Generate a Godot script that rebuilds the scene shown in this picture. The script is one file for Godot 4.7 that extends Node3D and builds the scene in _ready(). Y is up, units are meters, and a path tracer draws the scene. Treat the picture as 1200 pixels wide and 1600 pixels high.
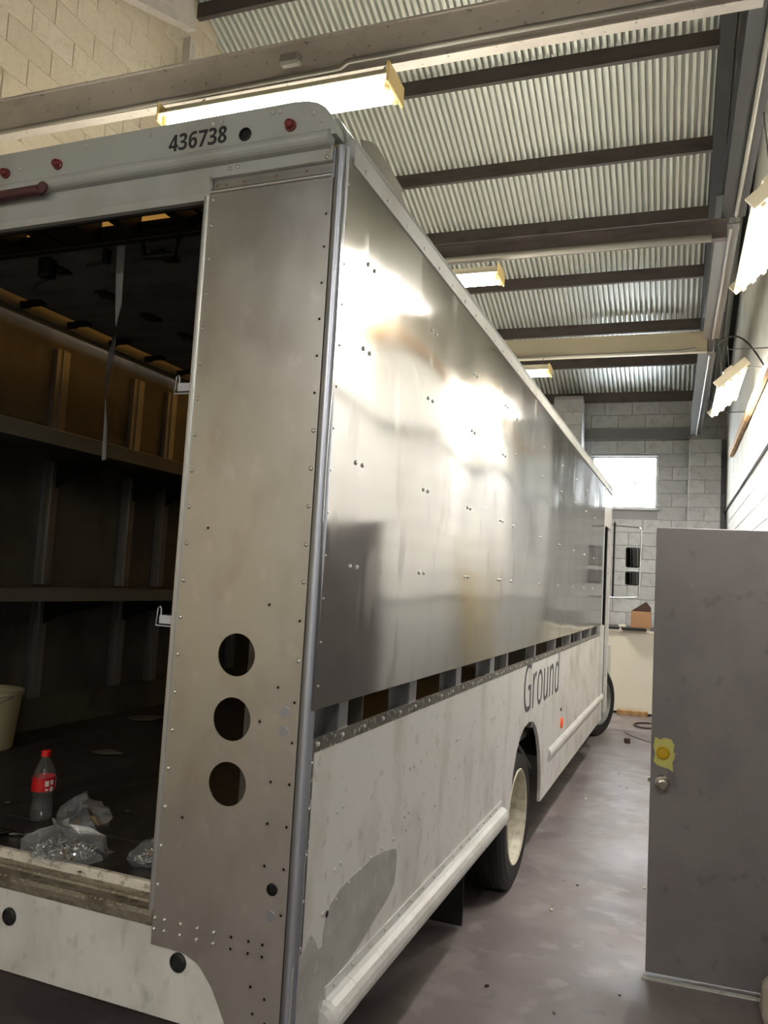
extends Node3D

# World frame: the van's rear right corner stands at x = 0, z = 0, floor y = 0.
# The building is turned 1.39 degrees against the van; its own frame has the photographer's spot at 0, 0.
var TB := Transform3D(Basis(Vector3.UP, 0.02426), Vector3(0.87, 0, 1.78))
var M := {}
var used := {}
var rng := RandomNumberGenerator.new()
const YR := 8.88          # height of the purlins' underside line at distance 0
const SL := 0.33          # fall of the roof per metre of distance

# ---------------------------------------------------------------- helpers
func S():
	var st = SurfaceTool.new()
	st.begin(Mesh.PRIMITIVE_TRIANGLES)
	return st

func tri(st, a, b, c, hint):
	var n = (c - a).cross(b - a)
	if n.length_squared() < 1e-16: return
	n = n.normalized()
	if n.dot(hint) < 0:
		var t = b; b = c; c = t; n = -n
	for p in [a, b, c]:
		st.set_normal(n); st.set_uv(Vector2(p.x + p.z, p.y)); st.add_vertex(p)

func quad(st, a, b, c, d, hint):
	tri(st, a, b, c, hint); tri(st, a, c, d, hint)

func squad(st, v, n, uv):   # four points with their own normals
	var g = (v[2] - v[0]).cross(v[3] - v[1])
	var order = [0, 1, 2, 0, 2, 3] if g.dot(n[0] + n[1] + n[2] + n[3]) < 0 else [0, 2, 1, 0, 3, 2]
	for k in order:
		st.set_normal(n[k]); st.set_uv(uv[k]); st.add_vertex(v[k])

func box(st, c, s, b = Basis()):
	var h = s * 0.5
	var ax = [b.x * h.x, b.y * h.y, b.z * h.z]
	for i in 3:
		var u = ax[i]; var v = ax[(i + 1) % 3]; var w = ax[(i + 2) % 3]
		for sg in [-1.0, 1.0]:
			var o = c + u * sg
			quad(st, o - v - w, o + v - w, o + v + w, o - v + w, u * sg)

func boxr(st, x0, x1, y0, y1, z0, z1):
	box(st, Vector3((x0 + x1) / 2, (y0 + y1) / 2, (z0 + z1) / 2), Vector3(abs(x1 - x0), abs(y1 - y0), abs(z1 - z0)))

func rbox(st, c, s, r, b = Basis()):   # chamfered box
	var h = s * 0.5
	var q = h - Vector3(r, r, r)
	var e = [b.x, b.y, b.z]
	var hs = [h.x, h.y, h.z]; var qs = [q.x, q.y, q.z]
	for i in 3:
		var j = (i + 1) % 3; var k = (i + 2) % 3
		for sg in [-1.0, 1.0]:
			var o = c + e[i] * hs[i] * sg
			var v = e[j] * qs[j]; var w = e[k] * qs[k]
			quad(st, o - v - w, o + v - w, o + v + w, o - v + w, e[i] * sg)
			for sj in [-1.0, 1.0]:
				var o1 = c + e[i] * hs[i] * sg + e[j] * qs[j] * sj
				var o2 = c + e[i] * qs[i] * sg + e[j] * hs[j] * sj
				quad(st, o1 - w, o1 + w, o2 + w, o2 - w, e[i] * sg + e[j] * sj)
	for sx in [-1.0, 1.0]:
		for sy in [-1.0, 1.0]:
			for sz in [-1.0, 1.0]:
				var d = [sx, sy, sz]
				var ps = []
				for i in 3:
					var p = c
					for j in 3: p += e[j] * d[j] * (hs[j] if i == j else qs[j])
					ps.append(p)
				tri(st, ps[0], ps[1], ps[2], e[0] * sx + e[1] * sy + e[2] * sz)

func tube(st, pts, r, n = 8, caps = true):
	var m = pts.size()
	var up = Vector3.UP
	var rings = []
	for i in m:
		var t = (pts[min(i + 1, m - 1)] - pts[max(i - 1, 0)]).normalized()
		if abs(t.dot(up)) > 0.97: up = Vector3.RIGHT if abs(t.x) < 0.9 else Vector3.BACK
		var a = t.cross(up).normalized()
		var b = a.cross(t).normalized()
		up = b
		var ring = []
		for k in n:
			var th = TAU * k / n
			ring.append(a * cos(th) + b * sin(th))
		rings.append(ring)
	for i in m - 1:
		for k in n:
			var k2 = (k + 1) % n
			var ri = r[i] if r is Array else r
			var rj = r[i + 1] if r is Array else r
			squad(st, [pts[i] + rings[i][k] * ri, pts[i + 1] + rings[i + 1][k] * rj, pts[i + 1] + rings[i + 1][k2] * rj, pts[i] + rings[i][k2] * ri],
				[rings[i][k], rings[i + 1][k], rings[i + 1][k2], rings[i][k2]],
				[Vector2(k, i), Vector2(k, i + 1), Vector2(k2, i + 1), Vector2(k2, i)])
	if caps:
		for e in [0, m - 1]:
			var rr = r[e] if r is Array else r
			var out = pts[e] - pts[1 if e == 0 else m - 2]
			for k in range(1, n - 1):
				tri(st, pts[e] + rings[e][0] * rr, pts[e] + rings[e][k] * rr, pts[e] + rings[e][k + 1] * rr, out)

func lathe(st, prof, xf, n = 24):   # prof: [radius, height] pairs round local y
	var m = prof.size()
	var nr = []
	for i in m - 1:
		var d = Vector2(prof[i + 1][0] - prof[i][0], prof[i + 1][1] - prof[i][1])
		nr.append(Vector2(d.y, -d.x).normalized())
	for i in m - 1:
		for k in n:
			var a0 = TAU * k / n; var a1 = TAU * (k + 1) / n
			var vs = []; var ns = []; var uvs = []
			for c in [[i, a0], [i + 1, a0], [i + 1, a1], [i, a1]]:
				var p = prof[c[0]]
				var d = Vector3(cos(c[1]), 0, sin(c[1]))
				vs.append(xf * (d * p[0] + Vector3.UP * p[1]))
				ns.append((xf.basis * (d * nr[i].x + Vector3.UP * nr[i].y)).normalized())
				uvs.append(Vector2(c[1] / TAU, float(c[0]) / m))
			if nr[i].length() > 0: squad(st, vs, ns, uvs)

func plate(st, poly, org, ux, uy, nrm, thick, back = true, rim = true):   # a flat polygon with thickness behind its face
	var idx = Geometry2D.triangulate_polygon(poly)
	var at = func(p, d): return org + ux * p.x + uy * p.y - nrm * d
	for i in range(0, idx.size(), 3):
		tri(st, at.call(poly[idx[i]], 0.0), at.call(poly[idx[i + 1]], 0.0), at.call(poly[idx[i + 2]], 0.0), nrm)
		if back: tri(st, at.call(poly[idx[i]], thick), at.call(poly[idx[i + 1]], thick), at.call(poly[idx[i + 2]], thick), -nrm)
	if rim:
		var cw = Geometry2D.is_polygon_clockwise(poly)
		for i in poly.size():
			var a = poly[i]; var b = poly[(i + 1) % poly.size()]
			var o = Vector2(b.y - a.y, a.x - b.x) * (-1.0 if cw else 1.0)
			quad(st, at.call(a, 0.0), at.call(b, 0.0), at.call(b, thick), at.call(a, thick), ux * o.x + uy * o.y)

# A sheet facing +z, drilled right through: its left edge runs down the points LEFT, its right edge stands at XR; HOLES: [x, y, radius, half of the cell around it]
func drilled(st, left, xr, holes, z, thick):
	var ys = []
	for p in left: ys.append(p.y)
	for h in holes: ys.append(h[1] - h[3]); ys.append(h[1] + h[3])
	ys.sort()
	var lx = func(y):
		for i in left.size() - 1:
			if y <= left[i].y + 1e-6 and y >= left[i + 1].y - 1e-6:
				return lerp(left[i].x, left[i + 1].x, 0.0 if left[i].y - left[i + 1].y < 1e-6 else (left[i].y - y) / (left[i].y - left[i + 1].y))
		return left[left.size() - 1].x
	var both = func(a, b, c, d):
		for e in [0.0, thick]:
			quad(st, V(a.x, a.y, z - e), V(b.x, b.y, z - e), V(c.x, c.y, z - e), V(d.x, d.y, z - e), V(0, 0, 1 if e == 0.0 else -1))
	for i in ys.size() - 1:
		var ya = ys[i]; var yb = ys[i + 1]
		if yb - ya < 1e-5: continue
		var ym = (ya + yb) / 2
		var cut = []
		for h in holes:
			if abs(ym - h[1]) < h[3]: cut.append([h[0] - h[3], h[0] + h[3]])
		cut.sort_custom(func(p, q): return p[0] < q[0])
		var x0 = lx.call(ya + 1e-5); var x1 = lx.call(yb - 1e-5)
		for c in cut:
			if c[0] - max(x0, x1) > 1e-6: both.call(Vector2(x0, ya), Vector2(c[0], ya), Vector2(c[0], yb), Vector2(x1, yb))
			x0 = c[1]; x1 = c[1]
		both.call(Vector2(x0, ya), Vector2(xr, ya), Vector2(xr, yb), Vector2(x1, yb))
	for h in holes:
		var c = Vector2(h[0], h[1])
		var n = 40 if h[2] > 0.02 else 12
		for k in n:
			var q = []
			for a in [TAU * k / n, TAU * (k + 1) / n]:
				var d = Vector2(cos(a), sin(a))
				q.append(c + d * h[2]); q.append(c + d * h[3] / max(abs(d.x), abs(d.y)))
			both.call(q[0], q[1], q[3], q[2])
			quad(st, V(q[0].x, q[0].y, z), V(q[2].x, q[2].y, z), V(q[2].x, q[2].y, z - thick), V(q[0].x, q[0].y, z - thick), V(c.x - q[0].x, c.y - q[0].y, 0))

func prism(st, prof, org, ux, uy, along, caps = true):   # an open or closed profile drawn along a vector, outside on the left of its run
	for i in prof.size() - 1:
		var a = org + ux * prof[i].x + uy * prof[i].y
		var b = org + ux * prof[i + 1].x + uy * prof[i + 1].y
		var d = prof[i + 1] - prof[i]
		quad(st, a, b, b + along, a + along, ux * -d.y + uy * d.x)
	if caps and prof.size() > 3:
		var p = PackedVector2Array(prof)
		if p[0].is_equal_approx(p[p.size() - 1]): p.remove_at(p.size() - 1)
		var idx = Geometry2D.triangulate_polygon(p)
		for i in range(0, idx.size(), 3):
			for e in [Vector3.ZERO, along]:
				tri(st, org + ux * p[idx[i]].x + uy * p[idx[i]].y + e, org + ux * p[idx[i + 1]].x + uy * p[idx[i + 1]].y + e, org + ux * p[idx[i + 2]].x + uy * p[idx[i + 2]].y + e, along * (1.0 if e != Vector3.ZERO else -1.0))

func obj(called, st, m, parent = self):
	var o = MeshInstance3D.new()
	o.name = called if parent != self else numbered(called)
	o.mesh = st if st is Mesh else st.commit()
	o.material_override = m
	parent.add_child(o, true)
	return o

func numbered(called):
	if not used.has(called):
		used[called] = 0
		return called
	used[called] += 1
	return "%s_%03d" % [called, used[called]]

func thing(called, label, category, xf = Transform3D(), group = ""):
	var o = Node3D.new()
	o.name = numbered(called); add_child(o); o.transform = xf
	return tag(o, label, category, group)

func tag(o, label, category, group = ""):
	o.set_meta("label", label); o.set_meta("category", category)
	if group: o.set_meta("group", group)
	return o

func struct(called, st, m, xf = Transform3D(), label = "", category = ""):
	var o = obj(called, st, m) if st else Node3D.new()
	if not st:
		o.name = numbered(called); add_child(o)
	o.transform = xf
	o.set_meta("kind", "structure")
	o.set_meta("label", label if label else called.replace("_", " ")); o.set_meta("category", category if category else called.split("_")[0])
	return o

func V(x, y, z): return Vector3(x, y, z)
func PV(a):
	var p = PackedVector2Array()
	for i in range(0, a.size(), 2): p.append(Vector2(a[i], a[i + 1]))
	return p

# ---------------------------------------------------------------- materials
func mat(name, c, rough = 0.6, metal = 0.0):
	var m = StandardMaterial3D.new()
	m.resource_name = name; m.albedo_color = c; m.roughness = rough; m.metallic = metal
	M[name] = m
	return m

# layers: [frequency, octaves, seed, stretch x, stretch y, low, high, colour, strength]
func paint(size, base, layers):
	var img = Image.create(size, size, false, Image.FORMAT_RGB8)
	var srcs = []
	for l in layers:
		var nz = FastNoiseLite.new()
		nz.noise_type = FastNoiseLite.TYPE_SIMPLEX_SMOOTH
		nz.frequency = l[0]; nz.fractal_octaves = l[1]; nz.seed = l[2]
		var w = int(size * l[3]); var h = int(size * l[4])
		var im = nz.get_seamless_image(w, h)
		im.resize(size, size, Image.INTERPOLATE_CUBIC)
		im.convert(Image.FORMAT_L8)
		srcs.append(im.get_data())
	var data = PackedByteArray()
	data.resize(size * size * 3)
	for i in size * size:
		var r = base.r; var g = base.g; var b = base.b
		for k in layers.size():
			var l = layers[k]
			var t = clampf((srcs[k][i] / 255.0 - l[5]) / (l[6] - l[5]), 0, 1) * l[8]
			r += (l[7].r - r) * t; g += (l[7].g - g) * t; b += (l[7].b - b) * t
		data[i * 3] = int(clampf(r, 0, 1) * 255); data[i * 3 + 1] = int(clampf(g, 0, 1) * 255); data[i * 3 + 2] = int(clampf(b, 0, 1) * 255)
	img.set_data(size, size, false, Image.FORMAT_RGB8, data)
	img.generate_mipmaps()
	return ImageTexture.create_from_image(img)

func cover(m, tex, scale, rough_tex = null, world = false):
	m.uv1_triplanar = true
	m.uv1_world_triplanar = world
	m.uv1_scale = scale
	if tex: m.albedo_texture = tex; m.albedo_color = Color.WHITE
	if rough_tex:
		m.roughness_texture = rough_tex; m.roughness = 1.0
		m.roughness_texture_channel = BaseMaterial3D.TEXTURE_CHANNEL_RED

func grey(v): return Color(v, v, v)

func materials():
	var m
	# bare aluminium: smears of handling and rolling lines across the sheet
	m = mat("side_aluminium", Color(0.83, 0.83, 0.82), 0.2, 1.0)
	cover(m, paint(512, Color(0.775, 0.77, 0.76), [[0.006, 4, 3, 1, 0.5, 0.5, 0.9, Color(0.72, 0.715, 0.70), 0.5], [0.02, 3, 9, 1, 0.3, 0.68, 0.85, Color(0.65, 0.64, 0.62), 0.35]]), V(0.6, 0.6, 0.6),
		paint(512, grey(0.10), [[0.006, 4, 21, 1, 0.5, 0.45, 0.9, grey(0.16), 0.8], [0.02, 3, 9, 1, 0.3, 0.68, 0.85, grey(0.22), 0.5]]))
	m = mat("rear_aluminium", Color(0.8, 0.8, 0.79), 0.34, 1.0)
	cover(m, paint(512, Color(0.80, 0.80, 0.79), [[0.012, 4, 13, 1, 0.5, 0.5, 0.9, Color(0.73, 0.71, 0.69), 0.4], [0.02, 3, 44, 1, 0.8, 0.7, 0.85, Color(0.86, 0.85, 0.84), 0.4]]), V(1.1, 1.1, 1.1),
		paint(512, grey(0.3), [[0.01, 4, 8, 1, 0.6, 0.45, 0.9, grey(0.36), 0.6]]))
	m = mat("edge_aluminium", Color(0.84, 0.85, 0.86), 0.3, 1.0)
	m = mat("post_aluminium", Color(0.70, 0.72, 0.77), 0.38, 1.0)
	m = mat("raw_strip", Color(0.6, 0.6, 0.58), 0.5, 1.0)
	cover(m, paint(256, Color(0.50, 0.49, 0.46), [[0.02, 3, 31, 1, 0.6, 0.5, 0.75, Color(0.38, 0.37, 0.34), 0.6], [0.06, 2, 7, 1, 1, 0.72, 0.8, Color(0.82, 0.82, 0.8), 0.9]]), V(2.2, 2.2, 2.2))
	m = mat("scuffed_metal", Color(0.6, 0.6, 0.58), 0.5, 0.35)
	cover(m, paint(256, Color(0.69, 0.69, 0.67), [[0.012, 5, 61, 0.5, 1, 0.4, 0.9, Color(0.59, 0.58, 0.555), 0.6], [0.03, 4, 17, 1, 0.5, 0.66, 0.9, Color(0.79, 0.79, 0.77), 0.6]]), V(2.4, 2.4, 2.4))
	# white van enamel, dirty and scratched
	m = mat("van_white", Color(0.8, 0.8, 0.78), 0.34)
	m.clearcoat_enabled = true; m.clearcoat = 0.3; m.clearcoat_roughness = 0.2
	cover(m, paint(512, Color(0.80, 0.80, 0.785), [[0.006, 4, 71, 1, 0.5, 0.5, 0.85, Color(0.70, 0.69, 0.66), 0.7], [0.03, 3, 15, 1, 0.8, 0.68, 0.8, Color(0.62, 0.60, 0.56), 0.4]]), V(0.9, 0.9, 0.9))
	m = mat("van_grime", Color(0.75, 0.75, 0.72), 0.42)
	cover(m, paint(512, Color(0.76, 0.755, 0.73), [[0.006, 5, 91, 1, 0.9, 0.45, 0.9, Color(0.62, 0.60, 0.55), 0.7], [0.02, 4, 35, 1, 0.8, 0.66, 0.95, Color(0.50, 0.48, 0.44), 0.4]]), V(0.8, 0.8, 0.8))
	m = mat("cap_grey", Color(0.66, 0.68, 0.67), 0.42)
	cover(m, paint(256, Color(0.66, 0.675, 0.665), [[0.01, 4, 51, 1, 0.6, 0.5, 0.8, Color(0.60, 0.60, 0.57), 0.6]]), V(1.3, 1.3, 1.3))
	m = mat("bumper_white", Color(0.74, 0.74, 0.72), 0.45)
	cover(m, paint(512, Color(0.74, 0.74, 0.725), [[0.008, 5, 81, 1, 0.6, 0.4, 0.9, Color(0.64, 0.64, 0.61), 0.6], [0.02, 5, 25, 1, 0.6, 0.66, 0.95, Color(0.50, 0.49, 0.46), 0.45]]), V(1.4, 1.4, 1.4))
	m = mat("sill_metal", Color(0.6, 0.58, 0.52), 0.45, 0.7)
	cover(m, paint(256, Color(0.62, 0.60, 0.54), [[0.02, 4, 11, 0.5, 1, 0.45, 0.7, Color(0.40, 0.37, 0.31), 0.8], [0.1, 2, 12, 1, 1, 0.7, 0.78, Color(0.82, 0.80, 0.72), 0.9]]), V(3, 3, 3))
	m = mat("sill_white", Color(0.78, 0.76, 0.70), 0.5)
	cover(m, paint(256, Color(0.80, 0.78, 0.73), [[0.03, 4, 41, 1, 1, 0.55, 0.75, Color(0.5, 0.47, 0.4), 0.7]]), V(3, 3, 3))
	m = mat("cargo_floor", Color(0.13, 0.125, 0.12), 0.42)
	cover(m, paint(512, Color(0.17, 0.165, 0.16), [[0.012, 4, 64, 1, 0.12, 0.45, 0.75, Color(0.10, 0.10, 0.10), 0.8], [0.08, 3, 65, 0.15, 1, 0.68, 0.8, Color(0.36, 0.35, 0.33), 0.5]]), V(1.4, 1.4, 1.4))
	m = mat("cargo_wall", Color(0.33, 0.32, 0.29), 0.45, 0.3)
	cover(m, paint(256, Color(0.34, 0.33, 0.30), [[0.01, 4, 74, 1, 0.5, 0.45, 0.75, Color(0.25, 0.24, 0.22), 0.7]]), V(1.0, 1.0, 1.0))
	m = mat("shelf_metal", Color(0.42, 0.41, 0.37), 0.45, 0.4)
	m = mat("upright_metal", Color(0.55, 0.55, 0.56), 0.4, 0.8)
	m = mat("rolldoor_grey", Color(0.32, 0.33, 0.34), 0.6)
	cover(m, paint(256, Color(0.33, 0.335, 0.345), [[0.02, 4, 84, 0.3, 1, 0.5, 0.8, Color(0.25, 0.25, 0.26), 0.8]]), V(1.2, 1.2, 1.2))
	m = mat("roof_fibreglass", Color(0.74, 0.74, 0.70), 0.5)
	m.backlight_enabled = true; m.backlight = Color(0.36, 0.265, 0.125)
	m = mat("black_iron", Color(0.035, 0.035, 0.04), 0.45, 0.3)
	m = mat("underbody", Color(0.05, 0.05, 0.05), 0.75)
	m = mat("rubber", Color(0.045, 0.045, 0.045), 0.62)
	cover(m, paint(256, Color(0.05, 0.05, 0.05), [[0.02, 3, 14, 1, 1, 0.5, 0.8, Color(0.10, 0.098, 0.095), 0.7]]), V(2, 2, 2))
	m = mat("rim_cream", Color(0.74, 0.72, 0.64), 0.4)
	cover(m, paint(256, Color(0.76, 0.74, 0.66), [[0.02, 4, 24, 1, 1, 0.5, 0.8, Color(0.6, 0.57, 0.49), 0.8]]), V(2.5, 2.5, 2.5))
	m = mat("rim_steel", Color(0.62, 0.62, 0.60), 0.42, 0.6)
	m = mat("letter_grey", Color(0.25, 0.26, 0.29), 0.5)
	m = mat("letter_dark", Color(0.14, 0.14, 0.15), 0.6)
	m = mat("red_lens", Color(0.42, 0.02, 0.03), 0.15)
	m.clearcoat_enabled = true; m.clearcoat = 0.8
	m = mat("faded_red", Color(0.30, 0.17, 0.19), 0.4)
	m = mat("orange_lens", Color(0.95, 0.36, 0.06), 0.3)
	m = mat("rivet", Color(0.8, 0.8, 0.78), 0.32, 1.0)
	m = mat("rivet_white", Color(0.72, 0.72, 0.70), 0.35)
	m = mat("mirror_glass", Color(0.9, 0.92, 0.92), 0.03, 1.0)
	m = mat("chrome", Color(0.85, 0.85, 0.85), 0.12, 1.0)
	m = mat("cab_glass", Color(0.06, 0.07, 0.07), 0.06)
	# the building
	var pits = [0.12, 2, 77, 1, 1, 0.68, 0.8, Color(0.60, 0.56, 0.47), 0.35]
	var tone = [[0.765, 0.72, 0.64], [0.75, 0.70, 0.62], [0.775, 0.735, 0.655]]
	for i in 3:
		m = mat("block_cream_%d" % i, Color(tone[i][0], tone[i][1], tone[i][2]), 0.75)
		cover(m, paint(256, Color(tone[i][0], tone[i][1], tone[i][2]), [pits, [0.02, 3, 40 + i, 1, 1, 0.5, 0.85, Color(0.69, 0.65, 0.55), 0.5]]), V(1.6, 1.6, 1.6))
		var g = 0.60 + 0.02 * i
		m = mat("block_grey_%d" % i, Color(g, g + 0.005, g + 0.005), 0.75)
		cover(m, paint(256, Color(g, g + 0.005, g + 0.005), [[0.1, 2, 78, 1, 1, 0.66, 0.8, grey(0.48), 0.4], [0.015, 3, 50 + i, 1, 1, 0.5, 0.85, grey(0.53), 0.6]]), V(1.6, 1.6, 1.6))
		g = 0.74 + 0.015 * i
		m = mat("block_white_%d" % i, Color(g, g, g - 0.01), 0.7)
		cover(m, paint(256, Color(g, g, g - 0.01), [[0.1, 2, 79, 1, 1, 0.66, 0.8, grey(0.58), 0.4]]), V(1.6, 1.6, 1.6))
	mat("mortar_cream", Color(0.66, 0.62, 0.53), 0.85)
	mat("mortar_grey", Color(0.50, 0.50, 0.50), 0.85)
	mat("mortar_white", Color(0.66, 0.66, 0.65), 0.85)
	m = mat("drywall", Color(0.76, 0.76, 0.735), 0.7)
	cover(m, paint(512, Color(0.76, 0.76, 0.735), [[0.005, 4, 90, 1, 0.4, 0.5, 0.8, Color(0.70, 0.69, 0.64), 0.6], [0.03, 3, 93, 1, 0.2, 0.80, 0.9, Color(0.45, 0.44, 0.41), 0.4]]), V(0.5, 0.5, 0.5))
	m = mat("concrete", Color(0.44, 0.41, 0.40), 0.42)
	cover(m, paint(1024, Color(0.455, 0.42, 0.415), [[0.004, 5, 19, 1, 1, 0.42, 0.75, Color(0.385, 0.355, 0.35), 0.8], [0.012, 4, 29, 1, 1, 0.6, 0.8, Color(0.53, 0.50, 0.49), 0.6], [0.02, 4, 39, 1, 1, 0.74, 0.95, Color(0.31, 0.29, 0.29), 0.4]]), V(0.28, 0.28, 0.28),
		paint(512, grey(0.40), [[0.01, 4, 59, 1, 1, 0.4, 0.75, grey(0.58), 0.9]]))
	m = mat("galvanised", Color(0.76, 0.77, 0.75), 0.38, 0.3)
	m = mat("purlin_brown", Color(0.25, 0.22, 0.205), 0.7)
	cover(m, paint(256, Color(0.26, 0.23, 0.215), [[0.02, 4, 69, 0.3, 1, 0.5, 0.8, Color(0.19, 0.165, 0.155), 0.7]]), V(1.0, 1.0, 1.0))
	m = mat("steel_taupe", Color(0.66, 0.63, 0.60), 0.55)
	cover(m, paint(256, Color(0.72, 0.69, 0.665), [[0.015, 4, 89, 0.5, 1, 0.5, 0.8, Color(0.66, 0.625, 0.60), 0.7], [0.06, 2, 99, 1, 1, 0.86, 0.92, Color(0.30, 0.28, 0.26), 0.5]]), V(1.2, 1.2, 1.2))
	m = mat("steel_beige", Color(0.57, 0.535, 0.46), 0.55)
	m = mat("steel_dark", Color(0.12, 0.12, 0.127), 0.6)
	m = mat("steel_grey", Color(0.34, 0.34, 0.34), 0.5)
	m = mat("conduit", Color(0.47, 0.455, 0.43), 0.45, 0.2)
	m = mat("fixture_white", Color(0.80, 0.77, 0.68), 0.45)
	m = mat("fixture_amber", Color(0.78, 0.69, 0.47), 0.5)
	m = mat("lamp_tube_warm", Color(1, 0.97, 0.88), 0.4)
	m.emission_enabled = true; m.emission = Color(1.0, 0.98, 0.925); m.emission_energy_multiplier = 22.0
	m = mat("lamp_tube_white", Color(1, 1, 1), 0.4)
	m.emission_enabled = true; m.emission = Color(1.0, 0.985, 0.97); m.emission_energy_multiplier = 14.0
	m = mat("door_grey", Color(0.37, 0.355, 0.35), 0.42)
	cover(m, paint(512, Color(0.465, 0.445, 0.44), [[0.006, 4, 16, 1, 0.7, 0.45, 0.8, Color(0.43, 0.41, 0.41), 0.8], [0.015, 4, 26, 1, 1, 0.76, 0.95, Color(0.27, 0.26, 0.26), 0.4], [0.08, 2, 36, 1, 1, 0.86, 0.9, Color(0.55, 0.54, 0.52), 0.5]]), V(0.8, 0.8, 0.8))
	m = mat("tape_yellow", Color(0.72, 0.70, 0.38), 0.6)
	m = mat("brass", Color(0.75, 0.62, 0.12), 0.35, 0.4)
	m = mat("knob_nickel", Color(0.62, 0.6, 0.56), 0.28, 1.0)
	m = mat("window_frame", Color(0.72, 0.72, 0.72), 0.5)
	m = mat("pane", Color(0.95, 0.98, 1.0, 0.06), 0.02)
	m.transparency = BaseMaterial3D.TRANSPARENCY_ALPHA
	m = mat("cardboard", Color(0.66, 0.50, 0.36), 0.8)
	m = mat("cardboard_dark", Color(0.24, 0.17, 0.13), 0.85)
	m = mat("bench_white", Color(0.86, 0.84, 0.77), 0.6)
	m = mat("timber", Color(0.66, 0.52, 0.34), 0.65)
	cover(m, paint(256, Color(0.68, 0.54, 0.36), [[0.03, 3, 46, 1, 0.1, 0.45, 0.7, Color(0.56, 0.42, 0.26), 0.8]]), V(1, 3, 3))
	m = mat("clutter_black", Color(0.06, 0.06, 0.06), 0.6)
	m = mat("hose_maroon", Color(0.20, 0.11, 0.12), 0.5)
	m = mat("yellow_web", Color(0.66, 0.55, 0.10), 0.6)
	m = mat("bottle_plastic", Color(0.92, 0.95, 0.95, 0.03), 0.04)
	m.transparency = BaseMaterial3D.TRANSPARENCY_ALPHA
	m = mat("cap_red", Color(0.72, 0.03, 0.06), 0.4)
	m = mat("label_red", Color(0.66, 0.05, 0.08), 0.4)
	m = mat("label_white", Color(0.85, 0.83, 0.82), 0.5)
	m = mat("bag_film", Color(0.9, 0.93, 0.95, 0.10), 0.07)
	m.transparency = BaseMaterial3D.TRANSPARENCY_ALPHA
	m = mat("screw_steel", Color(0.72, 0.73, 0.74), 0.25, 1.0)
	m = mat("bucket_beige", Color(0.58, 0.55, 0.44), 0.6)
	m = mat("strap_grey", Color(0.42, 0.42, 0.43), 0.6)
	m = mat("sack_pale", Color(0.64, 0.61, 0.55), 0.7)
	m = mat("bracket_white", Color(0.72, 0.73, 0.76), 0.4)

# ---------------------------------------------------------------- building frame helpers
func at_b(x, y, d): return TB * V(x, y, -d)

func roof_y(d): return YR - SL * d

func blocks(parent, kind, cells, bw, bh, depth, facing):   # cells: list of [centre, width, turned basis]
	var mesh = {}
	for c in cells:
		var key = "%.3f" % c[1]
		if not mesh.has(key):
			var st = S()
			rbox(st, V(0, 0, 0), V(c[1] - 0.007, bh - 0.007, depth), 0.003)
			mesh[key] = st.commit()
		var o = obj("block", mesh[key], M["block_%s_%d" % [kind, rng.randi() % 3]], parent)
		o.transform = Transform3D(facing, c[0])

func lamp(called, label, c, turn, tubes, group, warm, energy, tilt = 0.0, amber = true, wide = 1.0):
	# c: centre of the housing's underside in the building frame; turn: 0 along x, PI / 2 along z
	var xf = TB * Transform3D(Basis(Vector3.UP, turn) * Basis(Vector3.RIGHT, tilt), c)
	var t = thing(called, label, "light fixture", xf, group)
	var st = S()
	prism(st, [Vector2(-0.045, 0.0), Vector2(-0.045, 0.05), Vector2(0.045, 0.05), Vector2(0.045, 0.0), Vector2(-0.045, 0.0)], V(-0.61, 0, 0), V(0, 0, 1), V(0, 1, 0), V(1.22, 0, 0))
	obj("housing", st, M.fixture_white, t)
	st = S()
	for sg in [-1.0, 1.0]:
		quad(st, V(-0.6, 0.004, 0.045 * sg), V(0.6, 0.004, 0.045 * sg), V(0.6, -0.018, 0.105 * sg * wide), V(-0.6, -0.018, 0.105 * sg * wide), V(0, -1, 0))
		quad(st, V(-0.6, 0.007, 0.045 * sg), V(0.6, 0.007, 0.045 * sg), V(0.6, -0.015, 0.107 * sg * wide), V(-0.6, -0.015, 0.107 * sg * wide), V(0, 1, 0))
	obj("reflector", st, M.fixture_white, t)
	for sg in [-1.0, 1.0]:
		st = S()
		rbox(st, V(0.606 * sg, -0.005, 0), V(0.014, 0.10 if wide == 1.0 else 0.075, 0.215 * wide), 0.004)
		obj("end_plate", st, M.fixture_amber if amber else M.fixture_white, t)
		for k in tubes:
			st = S()
			rbox(st, V(0.588 * sg, -0.034, k), V(0.024, 0.05, 0.03), 0.004)
			obj("lamp_holder", st, M.fixture_amber if amber else M.fixture_white, t)
	for k in tubes:
		st = S()
		tube(st, [V(-0.572, -0.036, k), V(0.572, -0.036, k)], 0.019, 12)
		obj("lamp_tube", st, M.lamp_tube_warm if warm else M.lamp_tube_white, t)
	var l = AreaLight3D.new()
	l.area_size = Vector2(1.14, 0.15)
	l.light_color = Color(1.0, 0.975, 0.935) if warm else Color(1.0, 0.98, 0.965)
	l.light_energy = energy
	l.shadow_enabled = true
	l.area_range = 25.0
	l.position = V(0, -0.062, 0)
	l.rotation.x = -PI / 2
	t.add_child(l)
	return t

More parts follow.
